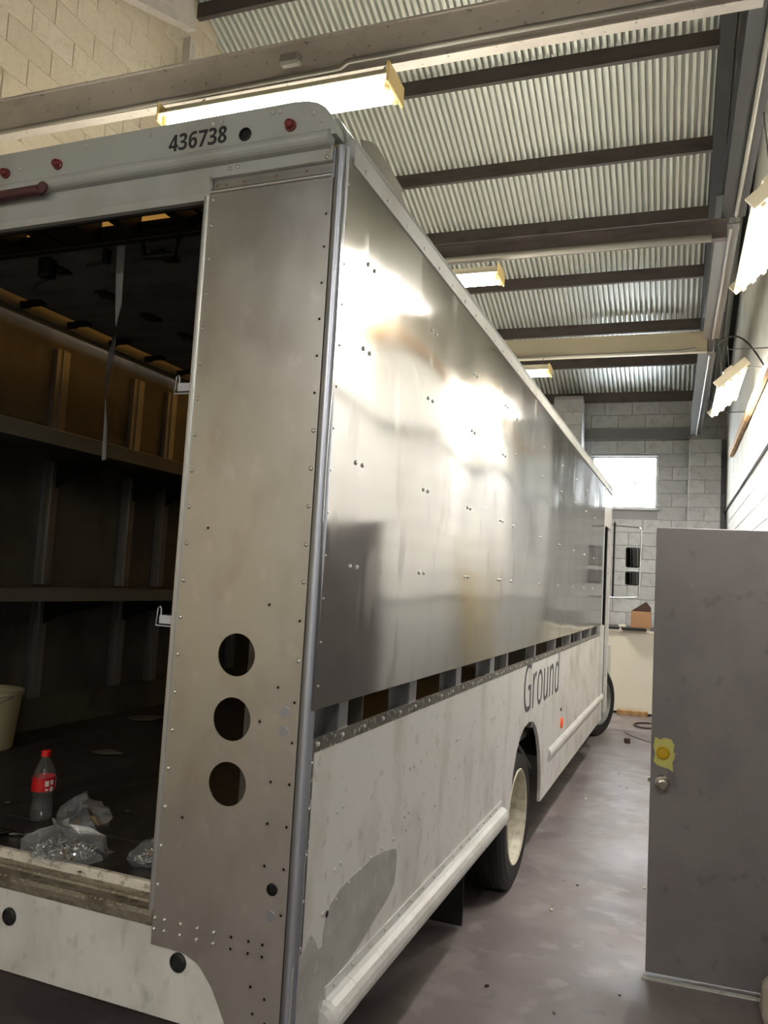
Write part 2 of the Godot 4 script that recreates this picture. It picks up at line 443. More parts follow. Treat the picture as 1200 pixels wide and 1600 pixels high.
# ================================================================ scene
func _ready():
	rng.seed = 4367
	# ---- camera
	var cam = Camera3D.new()
	cam.fov = rad_to_deg(2.0 * atan(800.0 / 1237.33))
	cam.near = 0.05; cam.far = 80.0
	cam.position = V(0.87, 1.72, 1.78)
	cam.basis = Basis.from_euler(V(deg_to_rad(4.9216), deg_to_rad(21.505), deg_to_rad(3.2175)), EULER_ORDER_YXZ)
	add_child(cam)
	cam.make_current()
	# ---- sky (white overcast behind the window) and exposure
	var we = WorldEnvironment.new()
	var env = Environment.new()
	env.background_mode = Environment.BG_COLOR
	env.background_color = Color(0.93, 0.97, 1.0)
	env.background_energy_multiplier = 40.0
	env.tonemap_mode = Environment.TONE_MAPPER_LINEAR
	env.tonemap_exposure = 1.25
	env.sdfgi_enabled = true; env.ssao_enabled = true; env.ssil_enabled = true
	we.environment = env
	add_child(we)

	materials()
	building()
	lamps()
	van()
	props()

func lamps():
	var hot = 13.0
	var g1 = "warm strip lights hung under the cross beams"
	lamp("strip_light", "warm fluorescent strip light hung under the taupe cross beam above the van's tail", V(-1.84, 3.975, -3.2), 0, [-0.055, 0.055], g1, true, hot)
	lamp("strip_light", "warm fluorescent strip light hung under the dark cross beam with conduit", V(-1.83, 4.0, -5.55), 0, [-0.055, 0.055], g1, true, hot)
	lamp("strip_light", "warm fluorescent strip light hung under the beige cross beam", V(-1.83, 3.98, -8.1), 0, [-0.055, 0.055], g1, true, hot)
	lamp("strip_light", "unseen warm strip light added to light the white workbench past the van's nose", V(-2.6, 3.98, -11.3), 0, [-0.055, 0.055], g1, true, hot)  # hidden lamp added to brighten the bench and the floor there
	lamp("strip_light", "unseen warm strip light added near the entrance wall", V(-1.83, 3.98, 3.4), 0, [-0.055, 0.055], g1, true, hot)  # out-of-view lamp added to light the van's tail
	var g2 = "white tilted strip lights along the side wall"
	var four = [-0.115, -0.04, 0.04, 0.115]
	lamp("wall_light", "white tilted four-foot light by the side wall above the grey door", V(0.45, 3.83, -4.83), PI / 2, four, g2, false, hot * 0.75, -0.72, false, 1.55)
	lamp("wall_light", "white tilted four-foot light by the side wall fed by a looping cord", V(0.45, 3.70, -8.0), PI / 2, four, g2, false, hot * 0.75, -0.72, false, 1.55)
	lamp("wall_light", "unseen white tilted fill light added behind the van's tail", V(0.45, 3.83, 1.5), PI / 2, four, g2, false, hot * 0.75, -0.72, false, 1.55)  # out-of-view fill lamp added for the near beam, walls and door
	# hangers of the lights in view and of the added far one
	for h in [[-1.84, 3.975, 3.2, 4.14, 3.33], [-1.83, 4.0, 5.55, 4.135, 5.62], [-1.83, 3.98, 8.1, 4.135, 8.28], [-2.6, 3.98, 11.3, 5.3, 11.3]]:
		for sg in [-1.0, 1.0]:
			var st = S()
			var a = at_b(h[0] + 0.5 * sg, h[1] + 0.05, h[2]); var b = at_b(h[0] + 0.5 * sg, h[3] + 0.02, h[4])
			tube(st, [a, a.lerp(b, 0.5) + V(0.012, 0, 0), b, b + V(0.015, 0.04, 0)], 0.004, 5)
			tag(obj("hanger_wire", st, M.steel_grey), "bent wire hanger nearer the %s of the light under the %s" % ["cream wall" if sg < 0 else "side wall", {3.2: "taupe cross beam", 5.55: "dark cross beam", 8.1: "beige cross beam", 11.3: "far roof end"}[h[2]]], "hanger", "hangers of strip light at %.1f m" % h[2])
	var st2 = S()
	var p = []
	for i in 15:
		var t = i / 14.0
		p.append(at_b(0.34 + 0.40 * t, 4.16 + 0.10 * sin(t * PI) - 0.35 * t * t, 8.15 - 0.5 * t))
	tube(st2, p, 0.008, 6)
	tag(obj("power_cord", st2, M.steel_dark), "dark cord looping from the long beam to the tilted wall light", "cord")
	for e in [[4.83, "above the grey door"], [8.0, "with the looping cord"]]:
		for s in [-0.45, 0.45]:
			st2 = S()
			tube(st2, [at_b(0.44, 3.80 if e[0] > 6 else 3.92, e[0] + s), at_b(0.40, 4.30, e[0] + s)], 0.004, 5)
			tag(obj("hanger_wire", st2, M.steel_grey), "straight wire nearer the %s holding the tilted light %s" % ["grey door" if s < 0 else "far window", e[1]], "hanger", "hangers of the tilted light " + e[1])

func building():
	var st
	# ---- floor
	st = S(); boxr(st, -4.7, 1.1, -0.15, 0.0, -13.2, 6.2)
	struct("floor", st, M.concrete, TB, "stained purple-grey concrete shop floor", "floor")
	# ---- left wall: cream painted block
	st = S()
	plate(st, PV([-6.0, 0, 13.1, 0, 13.1, roof_y(13.1) + 0.4, 3.0, roof_y(3.0) + 0.4, -6.0, 5.4]), V(-4.358, 0, 0), V(0, 0, -1), V(0, 1, 0), V(1, 0, 0), 0.2)
	var wl = struct("wall_left", st, M.mortar_cream, TB, "cream painted concrete block wall beyond the van", "wall")
	var cells = []
	for row in range(14, 35):
		var y = row * 0.2032 + 0.06
		for k in range(7, 19):
			var d = k * 0.4064 + (0.2032 if row % 2 else 0.0)
			if y < roof_y(d) + 0.2: cells.append([V(-4.356, y, -d), 0.4064])
	blocks(wl, "cream", cells, 0.4064, 0.2032, 0.02, Basis(Vector3.UP, PI / 2))
	# ---- far wall: grey block with the window
	var D = 12.9
	var wx0 = -1.24; var wx1 = -0.235; var wy0 = 1.72 + 0.1035 * D; var wy1 = 1.72 + 0.168 * D
	st = S()
	boxr(st, -4.56, wx0, 0, 5.2, -D - 0.2, -D); boxr(st, wx1, 0.98, 0, 5.2, -D - 0.2, -D)
	boxr(st, wx0, wx1, 0, wy0, -D - 0.2, -D); boxr(st, wx0, wx1, wy1, 5.2, -D - 0.2, -D)
	var wf = struct("wall_far", st, M.mortar_grey, TB, "grey painted concrete block wall with the bright window", "wall")
	cells = []
	for row in range(6, 23):
		var y = row * 0.207 + 0.09
		for k in range(-6, 3):
			var x = k * 0.414 + (0.207 if row % 2 else 0.0) - 0.02
			var x0 = x - 0.207; var x1 = x + 0.207
			if y + 0.1 > wy0 and y - 0.1 < wy1:
				if x0 >= wx0 and x1 <= wx1: continue
				if x0 < wx0 and x1 > wx0: x1 = wx0
				elif x0 < wx1 and x1 > wx1: x0 = wx1
			x1 = min(x1, 0.74)
			if x1 - x0 > 0.06: cells.append([V((x0 + x1) / 2, y, -D), snappedf(x1 - x0, 0.001)])
	blocks(wf, "grey", cells, 0.414, 0.207, 0.016, Basis())
	# pilasters carrying the beams
	for pp in [[0.21, 0.66, 4.10, 0.30, "trim_1", "grey block pilaster beside the bright window"], [-1.80, -1.35, 4.75, 0.5, "trim_2", "grey block pilaster behind the van's roof"]]:
		st = S(); boxr(st, pp[0] + 0.006, pp[1] - 0.006, 0, pp[2], -D - 0.01, -D + pp[3] - 0.006)
		var pil = struct(pp[4], st, M.mortar_grey, TB, pp[5], "pilaster")
		for row in range(7, 24):
			var y = row * 0.205 + 0.09
			if y + 0.1 > pp[2]: break
			var parts = [[pp[0], pp[1]]] if row % 2 else [[pp[0], (pp[0] + pp[1]) / 2], [(pp[0] + pp[1]) / 2, pp[1]]]
			for q in parts:
				st = S(); rbox(st, V(0, 0, 0), V(q[1] - q[0] - 0.006, 0.199, pp[3]), 0.003)
				var o = obj("block", st, M["block_grey_%d" % (rng.randi() % 3)], pil)
				o.position = V((q[0] + q[1]) / 2, y, -D + pp[3] / 2)
	# timber top plate and ledger at the far wall
	st = S(); boxr(st, -4.3, 0.2, 4.13, 4.30, -D - 0.0, -D + 0.1); 
	struct("trim_3", st, M.steel_grey, TB, "grey ledger board along the top of the far wall", "ledger")
	# the window: steel frame, muntins and panes
	var win = struct("window_1", null, null, TB, "bright steel-framed window with square panes in the far wall", "window")
	st = S()
	for q in [[wx0, wx1, wy0, wy0 + 0.03], [wx0, wx1, wy1 - 0.03, wy1], [wx0, wx0 + 0.03, wy0, wy1], [wx1 - 0.03, wx1, wy0, wy1]]:
		boxr(st, q[0], q[1], q[2], q[3], -D - 0.13, -D - 0.05)
	obj("window_frame", st, M.window_frame, win)
	var cols = 3; var rows = 2
	for i in range(1, cols):
		st = S(); var x = lerp(wx0, wx1, float(i) / cols); boxr(st, x - 0.006, x + 0.006, wy0 + 0.03, wy1 - 0.03, -D - 0.11, -D - 0.08)
		obj("muntin", st, M.window_frame, win)
	st = S(); boxr(st, wx0 + 0.03, wx1 - 0.03, (wy0 + wy1) / 2 - 0.006, (wy0 + wy1) / 2 + 0.006, -D - 0.11, -D - 0.08)
	obj("muntin", st, M.window_frame, win)
	for i in cols:
		for j in rows:
			st = S()
			var x0 = lerp(wx0 + 0.03, wx1 - 0.03, float(i) / cols) + 0.007; var x1 = lerp(wx0 + 0.03, wx1 - 0.03, float(i + 1) / cols) - 0.007
			var y0 = lerp(wy0 + 0.03, wy1 - 0.03, float(j) / rows) + 0.007; var y1 = lerp(wy0 + 0.03, wy1 - 0.03, float(j + 1) / rows) - 0.007
			quad(st, V(x0, y0, -D - 0.095), V(x1, y0, -D - 0.095), V(x1, y1, -D - 0.095), V(x0, y1, -D - 0.095), V(0, 0, 1))
			obj("pane", st, M.pane, win)
	st = S(); rbox(st, V((wx0 + wx1) / 2, wy0 - 0.015, -D - 0.02), V(wx1 - wx0 + 0.06, 0.03, 0.1), 0.006)
	obj("window_sill", st, M.block_grey_0, win)
	# ---- right wall: white block below, drywall above a ledge
	var X = 0.75
	st = S()
	plate(st, PV([-6.0, 0, 13.1, 0, 13.1, 3.03, -6.0, 3.03]), V(X + 0.008, 0, 0), V(0, 0, -1), V(0, 1, 0), V(-1, 0, 0), 0.2)
	var wr = struct("wall_right", st, M.mortar_white, TB, "white painted block wall behind the open grey door", "wall")
	cells = []
	for row in range(8, 15):
		var y = row * 0.2032 + 0.085
		for k in range(12, 32):
			var d = k * 0.4064 + (0.2032 if row % 2 else 0.0)
			if d < 12.75: cells.append([V(X + 0.008, y, -d), 0.4064])
	blocks(wr, "white", cells, 0.4064, 0.2032, 0.016, Basis(Vector3.UP, PI / 2))
	for i in 7:
		var d0 = -6.0 + i * 2.75; var d1 = min(d0 + 2.744, 13.0)
		if d0 > 13: break
		st = S()
		plate(st, PV([d0, 3.045, d1, 3.045, d1, min(roof_y(d1), roof_y(3.0)) + 0.4, d0, min(roof_y(max(d0, 3.0)), 8.5) + 0.4]), V(X - 0.012, 0, 0), V(0, 0, -1), V(0, 1, 0), V(-1, 0, 0), 0.1)
		obj("wall_board", st, M.drywall, wr)
	st = S(); boxr(st, X - 0.03, X + 0.05, 3.02, 3.045, -12.9, 6.0)
	struct("trim_4", st, M.steel_grey, TB, "grey ledge strip between block wall and wall boards", "ledge")
	# ---- wall behind the photographer
	st = S(); boxr(st, -4.6, 1.0, 3.2, 8.6, 5.6, 5.8); boxr(st, -4.6, -3.6, 0, 3.2, 5.6, 5.8); boxr(st, 0.5, 1.0, 0, 3.2, 5.6, 5.8)
	struct("wall_near", st, M.steel_dark, TB, "dark wall round the overhead door behind the van's tail", "wall")
	var od = struct("door_2", null, null, TB, "closed pale overhead door facing the van's tail", "door")
	for i in 6:
		st = S(); rbox(st, V(-1.55, 0.267 + i * 0.533, 5.66), V(4.1, 0.527, 0.05), 0.006)
		obj("door_section", st, M.drywall, od)
	# ---- roof: corrugated sheets on purlins
	var roof = struct("ceiling", null, null, TB, "corrugated galvanised roof on dark brown purlins", "ceiling")
	var pitch = 0.0646
	var n_sheet = 6
	var per = 13.0
	for s in n_sheet:
		st = S()
		var x0 = -4.38 + s * per * pitch
		var prof = [Vector2(0, 0), Vector2(0.029, 0), Vector2(0.0335, 0.072), Vector2(0.0601, 0.072), Vector2(0.0646, 0)]
		for i in int(per):
			for k in 4:
				var a = prof[k]; var b = prof[k + 1]
				var xa = x0 + i * pitch + a.x; var xb = x0 + i * pitch + b.x
				var e = b - a
				quad(st, V(xa, roof_y(2.9) + 0.15 + a.y, -2.9), V(xb, roof_y(2.9) + 0.15 + b.y, -2.9), V(xb, roof_y(13.2) + 0.15 + b.y, -13.2), V(xa, roof_y(13.2) + 0.15 + a.y, -13.2), V(e.y, -e.x, 0))
		obj("roof_sheet", st, M.galvanised, roof)
	st = S(); quad(st, V(-4.6, roof_y(2.8) + 0.26, -2.8), V(1.1, roof_y(2.8) + 0.26, -2.8), V(1.1, roof_y(13.3) + 0.26, -13.3), V(-4.6, roof_y(13.3) + 0.26, -13.3), V(0, 1, 0))
	quad(st, V(-4.6, roof_y(2.8) + 0.26, -2.8), V(1.1, roof_y(2.8) + 0.26, -2.8), V(1.1, 5.2, 6.2), V(-4.6, 5.2, 6.2), V(0, -1, 0))
	obj("roof_deck", st, M.steel_dark, roof)
	for d in [4.85, 5.95, 7.07, 8.16, 9.06, 9.97, 10.97, 11.74, 12.66]:
		st = S()
		var y = roof_y(d)
		prism(st, [Vector2(0, 0), Vector2(0, 0.15), Vector2(0.05, 0.15), Vector2(0.05, 0.135), Vector2(0.012, 0.135), Vector2(0.012, 0.015), Vector2(0.05, 0.015), Vector2(0.05, 0), Vector2(0, 0)], V(-4.35, y, -d), V(0, 0, -1), V(0, 1, 0), V(4.65, 0, 0))
		obj("purlin", st, M.purlin_brown, roof)
	# ---- roof girder and pipes along the right, under the sheets
	var t = thing("roof_girder", "dark sloping roof girder with flanges above the long side beam", "girder", TB)
	var along = V(0, -SL * 9.4, -9.4)
	for q in [["web", 0.33, 0.345, -0.16, 0.15], ["flange", 0.28, 0.40, -0.18, -0.16], ["flange", 0.28, 0.40, 0.14, 0.155]]:
		st = S()
		prism(st, [Vector2(q[1], q[3]), Vector2(q[1], q[4]), Vector2(q[2], q[4]), Vector2(q[2], q[3]), Vector2(q[1], q[3])], V(0, roof_y(3.2), -3.2), V(1, 0, 0), V(0, 1, 0), along)
		obj(q[0], st, M.steel_dark, t)
	for q in [[0.42, -0.10, 0.012, "thin grey pipe close beside the sloping roof girder"], [0.46, -0.22, 0.016, "thicker grey pipe hanging lowest beside the sloping roof girder"], [0.50, -0.02, 0.012, "thin grey pipe up against the roof sheets"]]:
		st = S(); tube(st, [V(q[0], roof_y(3.2) + q[1], -3.2), V(q[0], roof_y(12.6) + q[1], -12.6)], q[2], 8)
		var o = obj("roof_pipe", st, M.steel_grey); o.transform = TB
		tag(o, q[3], "pipe", "pipes beside the roof girder")
	# ---- cross beams: channels at lamp height
	beam_x("cross_beam", "taupe steel cross beam above the van's tail", 3.33, 4.165, 0.215, M.steel_taupe, -4.35, 0.30)
	beam_x("cross_beam", "dark steel cross beam carrying a long grey conduit", 5.62, 4.16, 0.13, M.purlin_brown, -4.35, 0.30)
	beam_x("cross_beam", "beige painted steel cross beam across the middle of the shop", 8.28, 4.16, 0.20, M.steel_beige, -4.35, 0.28)
	# conduits along the cross beams
	var o2
	st = S(); tube(st, [V(-4.3, 4.150, -3.29), V(-1.55, 4.155, -3.27), V(-1.50, 4.165, -3.25), V(0.2, 4.165, -3.25)], 0.013, 8)
	o2 = obj("conduit", st, M.conduit); o2.transform = TB; tag(o2, "painted conduit along the foot of the taupe cross beam", "conduit")
	st = S(); rbox(st, V(-1.79, 4.20, -3.215), V(0.11, 0.06, 0.05), 0.012)
	o2 = obj("junction_box", st, M.conduit); o2.transform = TB; tag(o2, "round-edged junction box on the taupe cross beam", "junction box")
	st = S(); tube(st, [V(-4.0, 4.12, -5.51), V(-0.2, 4.12, -5.51), V(0.1, 4.118, -5.51), V(0.2, 4.118, -5.51)], 0.026, 8)
	o2 = obj("conduit", st, M.conduit); o2.transform = TB; tag(o2, "thick pipe along the dark cross beam", "conduit")
	st = S(); tube(st, [V(-3.5, 4.145, -8.195), V(0.0, 4.15, -8.195), V(0.18, 4.17, -8.195)], 0.012, 8)
	o2 = obj("conduit", st, M.conduit); o2.transform = TB; tag(o2, "thin pipe along the foot of the beige cross beam", "conduit")
	# ---- long beam along the right side, three lengths
	var seg = [[3.2, 5.60, 0.335, 4.30, M.steel_dark, "dark length of the long side beam next to the taupe cross beam"], [5.66, 8.22, 0.31, 4.28, M.steel_grey, "middle length of the long side beam with a thin conduit"], [8.34, 12.6, 0.29, 4.17, M.steel_grey, "far length of the long side beam resting on the block pilaster"]]
	for g in seg:
		t = thing("side_beam", g[5], "beam", TB, "lengths of the long side beam")
		for q in [["web", -0.006, 0.006, 0.0, 0.2], ["lower_flange", -0.075, 0.075, -0.012, 0.0], ["upper_flange", -0.075, 0.075, 0.2, 0.212]]:
			st = S(); boxr(st, g[2] + q[1], g[2] + q[2], g[3] + q[3], g[3] + q[4], -g[1], -g[0])
			obj(q[0], st, g[4], t)
		st = S(); tube(st, [V(g[2] + 0.02, g[3] - 0.026, -g[0] - 0.02), V(g[2] + 0.02, g[3] - 0.026, -(g[0] + g[1]) / 2), V(g[2] + 0.015, g[3] - 0.027, -g[1] + 0.06)], 0.013, 8)
		o2 = obj("conduit", st, M.conduit); o2.transform = TB
		tag(o2, "thin conduit strapped under the " + g[5].split(" ")[0] + " length of the long side beam", "conduit")
	# diagonal brace and post at the left wall
	st = S()
	var a = V(-4.22, 6.60, -5.73); var b = V(-4.22, 5.93, -4.0)
	var dir = (b - a).normalized(); var nb = V(1, 0, 0).cross(dir).normalized()
	if nb.y < 0: nb = -nb
	box(st, (a + b) / 2 + nb * 0.13, V(0.10, 0.26, (b - a).length()), Basis(V(1, 0, 0), nb, V(1, 0, 0).cross(nb)))
	o2 = obj("brace", st, M.steel_taupe); o2.transform = TB; tag(o2, "sloping taupe steel brace high on the cream block wall", "brace")
	st = S(); boxr(st, -4.26, -4.18, 0, 6.50, -5.74, -5.66)
	o2 = obj("steel_post", st, M.steel_taupe); o2.transform = TB; tag(o2, "slim taupe steel post under the sloping brace", "post")
	# timber batten on the wall boards
	st = S(); rbox(st, V(0.705, 3.64, -8.3), V(0.045, 0.09, 6.0), 0.005)
	o2 = obj("timber_batten", st, M.timber); o2.transform = TB; tag(o2, "long pale timber batten on the white wall boards", "batten")
	for q in [[7.2, 3.85, "nearest the grey door"], [7.9, 3.88, "right behind the tilted light with the cord"], [9.6, 3.83, "nearest the far window"]]:
		st = S(); tube(st, [V(0.42, q[1], -q[0]), V(0.74, q[1], -q[0])], 0.005, 6)
		o2 = obj("wall_rod", st, M.steel_grey); o2.transform = TB; tag(o2, "thin steel rod in the wall boards " + q[2], "rod", "rods in the side wall")
	# ---- open grey steel door
	door()

func beam_x(called, label, d, y, h, m, x0, x1):
	var t = thing(called, label, "beam", TB)
	var st = S(); boxr(st, x0, x1, y, y + h, -d - 0.008, -d)
	obj("web", st, m, t)
	for e in [0.0, h]:
		st = S(); boxr(st, x0, x1, y + e - 0.005, y + e + 0.005, -d - 0.05, -d + 0.012)
		obj("flange", st, m, t)
	return t

func door():
	var xf = Transform3D(Basis(Vector3.UP, 0.075), V(0.704, 0.0, -2.20))
	var t = struct("door_1", null, null, xf, "open grey steel door with knob and yellow tape", "door")
	var st = S()
	rbox(st, V(0.456, 1.03, -0.022), V(0.912, 2.03, 0.044), 0.003)
	obj("door_leaf", st, M.door_grey, t)
	st = S()
	var k = Transform3D(Basis(Vector3.RIGHT, PI / 2), V(0.052, 0.862, 0.0))
	lathe(st, [[0.0, 0.0], [0.034, 0.0], [0.034, 0.005], [0.028, 0.011], [0.014, 0.013], [0.013, 0.032], [0.024, 0.038], [0.028, 0.05], [0.026, 0.060], [0.017, 0.064], [0.016, 0.061], [0.0, 0.061]], k, 24)
	obj("door_knob", st, M.knob_nickel, t)
	st = S(); rbox(st, V(-0.004, 0.865, -0.022), V(0.014, 0.02, 0.018), 0.003)
	obj("latch", st, M.knob_nickel, t)
	# torn masking tape round an empty lock hole
	st = S()
	plate(st, PV([0.016, 1.065, 0.040, 1.055, 0.058, 1.066, 0.088, 1.060, 0.102, 1.036, 0.096, 1.004, 0.112, 0.998, 0.104, 0.975, 0.094, 0.958, 0.098, 0.914, 0.078, 0.928, 0.052, 0.932, 0.030, 0.938, 0.012, 0.952, 0.018, 0.992, 0.010, 1.02]), V(0, 0, 0.0012), V(1, 0, 0), V(0, 1, 0), V(0, 0, 1), 0.001)
	obj("masking_tape", st, M.tape_yellow, t)
	st = S()
	lathe(st, [[0.014, 0.0], [0.030, 0.0], [0.030, 0.004], [0.024, 0.008], [0.022, 0.003], [0.0, 0.003]], Transform3D(Basis(Vector3.RIGHT, PI / 2), V(0.052, 0.996, 0.001)), 22)
	obj("lock_ring", st, M.brass, t)
	st = S()
	plate(st, PV([0.104, 1.0, 0.132, 0.984, 0.120, 0.965, 0.100, 0.962]), V(0, 0, 0.010), V(1, 0, 0), V(0, 1, 0), V(0, 0, 1), 0.001)
	obj("tape_flap", st, M.door_grey, t)
	for y in [0.25, 1.05, 1.85]:
		st = S(); tube(st, [V(0.918, y - 0.05, 0.0), V(0.918, y + 0.05, 0.0)], 0.008, 8)
		obj("hinge", st, M.knob_nickel, t)
	st = S(); boxr(st, 0.69, 1.62, 0.0, 0.006, -2.19, -2.165)
	struct("trim_5", st, M.drywall, Transform3D(Basis(Vector3.UP, 0.06), V(0.13, 0, 0.045)), "pale painted strip on the floor under the grey door", "strip")

# ---------------------------------------------------------------- the van
func rivet_mesh(r):
	var st = S()
	lathe(st, [[r, 0.0], [r * 0.92, r * 0.3], [r * 0.68, r * 0.58], [r * 0.36, r * 0.72], [0.0, r * 0.76]], Transform3D(), 10)
	return st.commit()

func dots(called, parent, pts, mesh, m, b):
	for p in pts:
		var o = obj(called, mesh, m, parent)
		o.transform = Transform3D(b, p)

func van():
	var t = thing("delivery_van", "bare aluminium and white step van with its rear doorway open", "van")
	var st
	var RB = Basis(Vector3.RIGHT, PI / 2)        # local y -> +z
	var SB = Basis(Vector3.BACK, -PI / 2)        # local y -> +x
	var riv = rivet_mesh(0.0068); var riv_s = rivet_mesh(0.006)
	# ---- rear corner panel with three lamp holes
	st = S()
	var xl = -0.408; var xr = -0.026
	var holes = []
	for y in [1.509, 1.347, 1.186]: holes.append([-0.215, y, 0.0545, 0.060])
	for y in [2.662, 2.573, 2.476, 2.380, 2.283, 2.186, 1.607, 1.407, 1.309, 1.209, 1.108, 1.008, 0.90]: holes.append([-0.040, y, 0.0036, 0.006])
	for q in [[-0.329, 1.832], [-0.129, 1.642], [-0.089, 1.439], [-0.134, 1.350], [-0.092, 1.208], [-0.341, 1.084], [-0.093, 1.108], [-0.094, 1.007], [-0.173, 0.823], [-0.124, 0.823], [-0.085, 0.823], [-0.173, 0.795], [-0.124, 0.795], [-0.084, 0.795], [-0.11, 0.72], [-0.07, 0.70], [-0.1, 0.66], [-0.065, 0.645], [-0.1, 0.60], [-0.065, 0.585]]: holes.append([q[0], q[1], 0.0038, 0.006])
	drilled(st, [Vector2(xl, 2.762), Vector2(xl, 0.7575), Vector2(-0.34, 0.757), Vector2(-0.301, 0.754), Vector2(-0.261, 0.738), Vector2(-0.220, 0.695), Vector2(-0.177, 0.622), Vector2(-0.14, 0.52), Vector2(-0.12, 0.40), Vector2(-0.115, 0.28)], xr, holes, 0.0, 0.003)
	var rp = obj("rear_corner_panel", st, M.rear_aluminium, t)
	rp.set_meta("label", "brushed aluminium corner panel with three round lamp holes")
	var pts = [V(-0.393, 2.744, 0), V(-0.393, 2.67, 0)]
	for i in 18: pts.append(V(-0.393 - 0.008 * max(0, i - 13) / 4.0, 2.574 - i * 0.0981, 0))
	for y in [2.088, 1.991, 1.895, 1.798, 1.704, 1.509]: pts.append(V(-0.036, y, 0))
	for x in [-0.402, -0.372, -0.323, -0.273, -0.224]:
		pts.append(V(x, 0.823, 0)); pts.append(V(x, 0.796, 0))
	dots("rivet", rp, pts, riv_s, M.rivet, RB)
	st = S(); lathe(st, [[0.012, 0.0], [0.015, 0.0], [0.015, 0.002], [0.011, 0.003], [0.010, 0.0005], [0.0, 0.0005]], Transform3D(RB, V(-0.068, 0.956, 0)), 18)
	obj("grommet", st, M.black_iron, rp)
	for q in [[-0.069, 0.893], [-0.065, 1.382], [-0.065, 1.334]]:
		st = S(); lathe(st, [[0.013, 0.0], [0.013, 0.0008], [0.0, 0.0008]], Transform3D(RB, V(q[0], q[1], 0)), 18)
		obj("hole_plug", st, M.post_aluminium, rp)
	# bright folded edge at the doorway and the closing return behind it
	st = S(); rbox(st, V(-0.414, 1.80, 0.0), V(0.012, 1.92, 0.014), 0.003); boxr(st, -0.412, -0.409, 0.76, 2.76, -0.11, -0.006)
	obj("doorway_edge", st, M.edge_aluminium, t)
	# corner post: half round extrusion
	st = S(); tube(st, [V(-0.008, 0.22, -0.010), V(-0.008, 2.842, -0.010)], 0.0185, 16)
	obj("corner_post", st, M.post_aluminium, t)
	st = S(); boxr(st, -0.06, -0.012, 0.22, 2.84, -0.034, -0.030); boxr(st, -0.03, -0.026, 0.22, 2.84, -0.032, -0.004)
	obj("corner_backing", st, M.post_aluminium, t)
	# inner corner pillar seen through the lamp holes
	st = S(); tube(st, [V(-0.10, 2.7, -0.30), V(-0.11, 1.55, -0.30), V(-0.13, 1.25, -0.28), V(-0.19, 1.12, -0.25), V(-0.27, 1.10, -0.22)], 0.016, 8)
	obj("wiring_loom", st, M.black_iron, t)
	st = S(); boxr(st, -0.412, -0.02, 0.86, 2.74, -0.40, -0.395)
	obj("rear_inner_panel", st, M.cargo_wall, t)
	# ---- rear header
	st = S()
	var cap = PV([-2.35, 2.872, -0.020, 2.872, -0.020, 2.885, -0.026, 2.905, -0.038, 2.928, -0.056, 2.950, -0.080, 2.966, -0.110, 2.976, -0.150, 2.980, -0.6, 2.984, -1.17, 2.988, -2.2, 2.976, -2.29, 2.95, -2.33, 2.91])
	plate(st, cap, V(0, 0, 0.012), V(1, 0, 0), V(0, 1, 0), V(0, 0, 1), 0.05)
	var rc = obj("rear_cap", st, M.cap_grey, t)
	pts = []
	for q in [[-0.214, 2.961], [-0.190, 2.960], [-0.118, 2.950], [-0.089, 2.938], [-0.064, 2.914], [-0.404, 2.960], [-0.376, 2.961], [-1.104, 2.930], [-0.62, 2.962], [-0.85, 2.964]]: pts.append(V(q[0], q[1], 0.012))
	dots("rivet", rc, pts, riv, M.rivet_white, RB)
	for q in [[-0.155, 2.913], [-0.952, 2.920], [-1.161, 2.921]]:
		st = S(); lathe(st, [[0.016, 0.0], [0.016, 0.006], [0.0135, 0.007], [0.0135, 0.012], [0.011, 0.019], [0.006, 0.023], [0.0, 0.024]], Transform3D(RB, V(q[0], q[1], 0.012)), 18)
		obj("marker_light", st, M.red_lens, rc)
	st = S(); lathe(st, [[0.019, 0.0], [0.019, 0.003], [0.014, 0.004], [0.013, 0.001], [0.0, 0.001]], Transform3D(RB, V(-0.296, 2.912, 0.012)), 20)
	obj("cable_grommet", st, M.black_iron, rc)
	letters("unit_number", "436738", rc, true, V(-0.548, 2.899, 0.0122), Basis(), 0.192, 0.050, M.letter_dark)
	# rolled gutter, flat band, lower flange, lintel
	st = S()
	var pr = [Vector2(-0.012, 2.838)]
	for i in 9:
		var a = -PI / 2 + PI * i / 8.0
		pr.append(Vector2(0.012 + 0.022 * cos(a), 2.862 + 0.022 * sin(a)))
	pr.append(Vector2(-0.012, 2.884)); pr.append(Vector2(-0.012, 2.838))
	pr.reverse()
	prism(st, pr, V(-2.33, 0, 0), V(0, 0, 1), V(0, 1, 0), V(2.295, 0, 0))
	obj("rain_gutter", st, M.cap_grey, t)
	st = S(); boxr(st, -2.33, -0.03, 2.806, 2.845, -0.03, 0.004)
	var hb = obj("header_band", st, M.cap_grey, t)
	dots("rivet", hb, [V(-0.342, 2.826, 0.004), V(-0.318, 2.827, 0.004), V(-0.043, 2.832, 0.004), V(-0.046, 2.815, 0.004)], riv_s, M.rivet, RB)
	st = S()
	prism(st, [Vector2(0.012, 2.803), Vector2(0.014, 2.808), Vector2(0.004, 2.812), Vector2(-0.02, 2.806), Vector2(-0.02, 2.748), Vector2(-0.002, 2.748), Vector2(-0.002, 2.77), Vector2(0.012, 2.803)], V(-1.95, 0, 0), V(0, 0, 1), V(0, 1, 0), V(1.548, 0, 0))
	obj("doorway_lintel", st, M.cap_grey, t)
	st = S(); quad(st, V(-1.95, 2.748, -0.002), V(-0.40, 2.748, -0.002), V(-0.40, 2.76, -0.05), V(-1.95, 2.76, -0.05), V(0, -1, 0)); boxr(st, -1.95, -0.40, 2.76, 2.80, -0.055, -0.05)
	obj("lintel_return", st, M.rolldoor_grey, t)
	st = S()
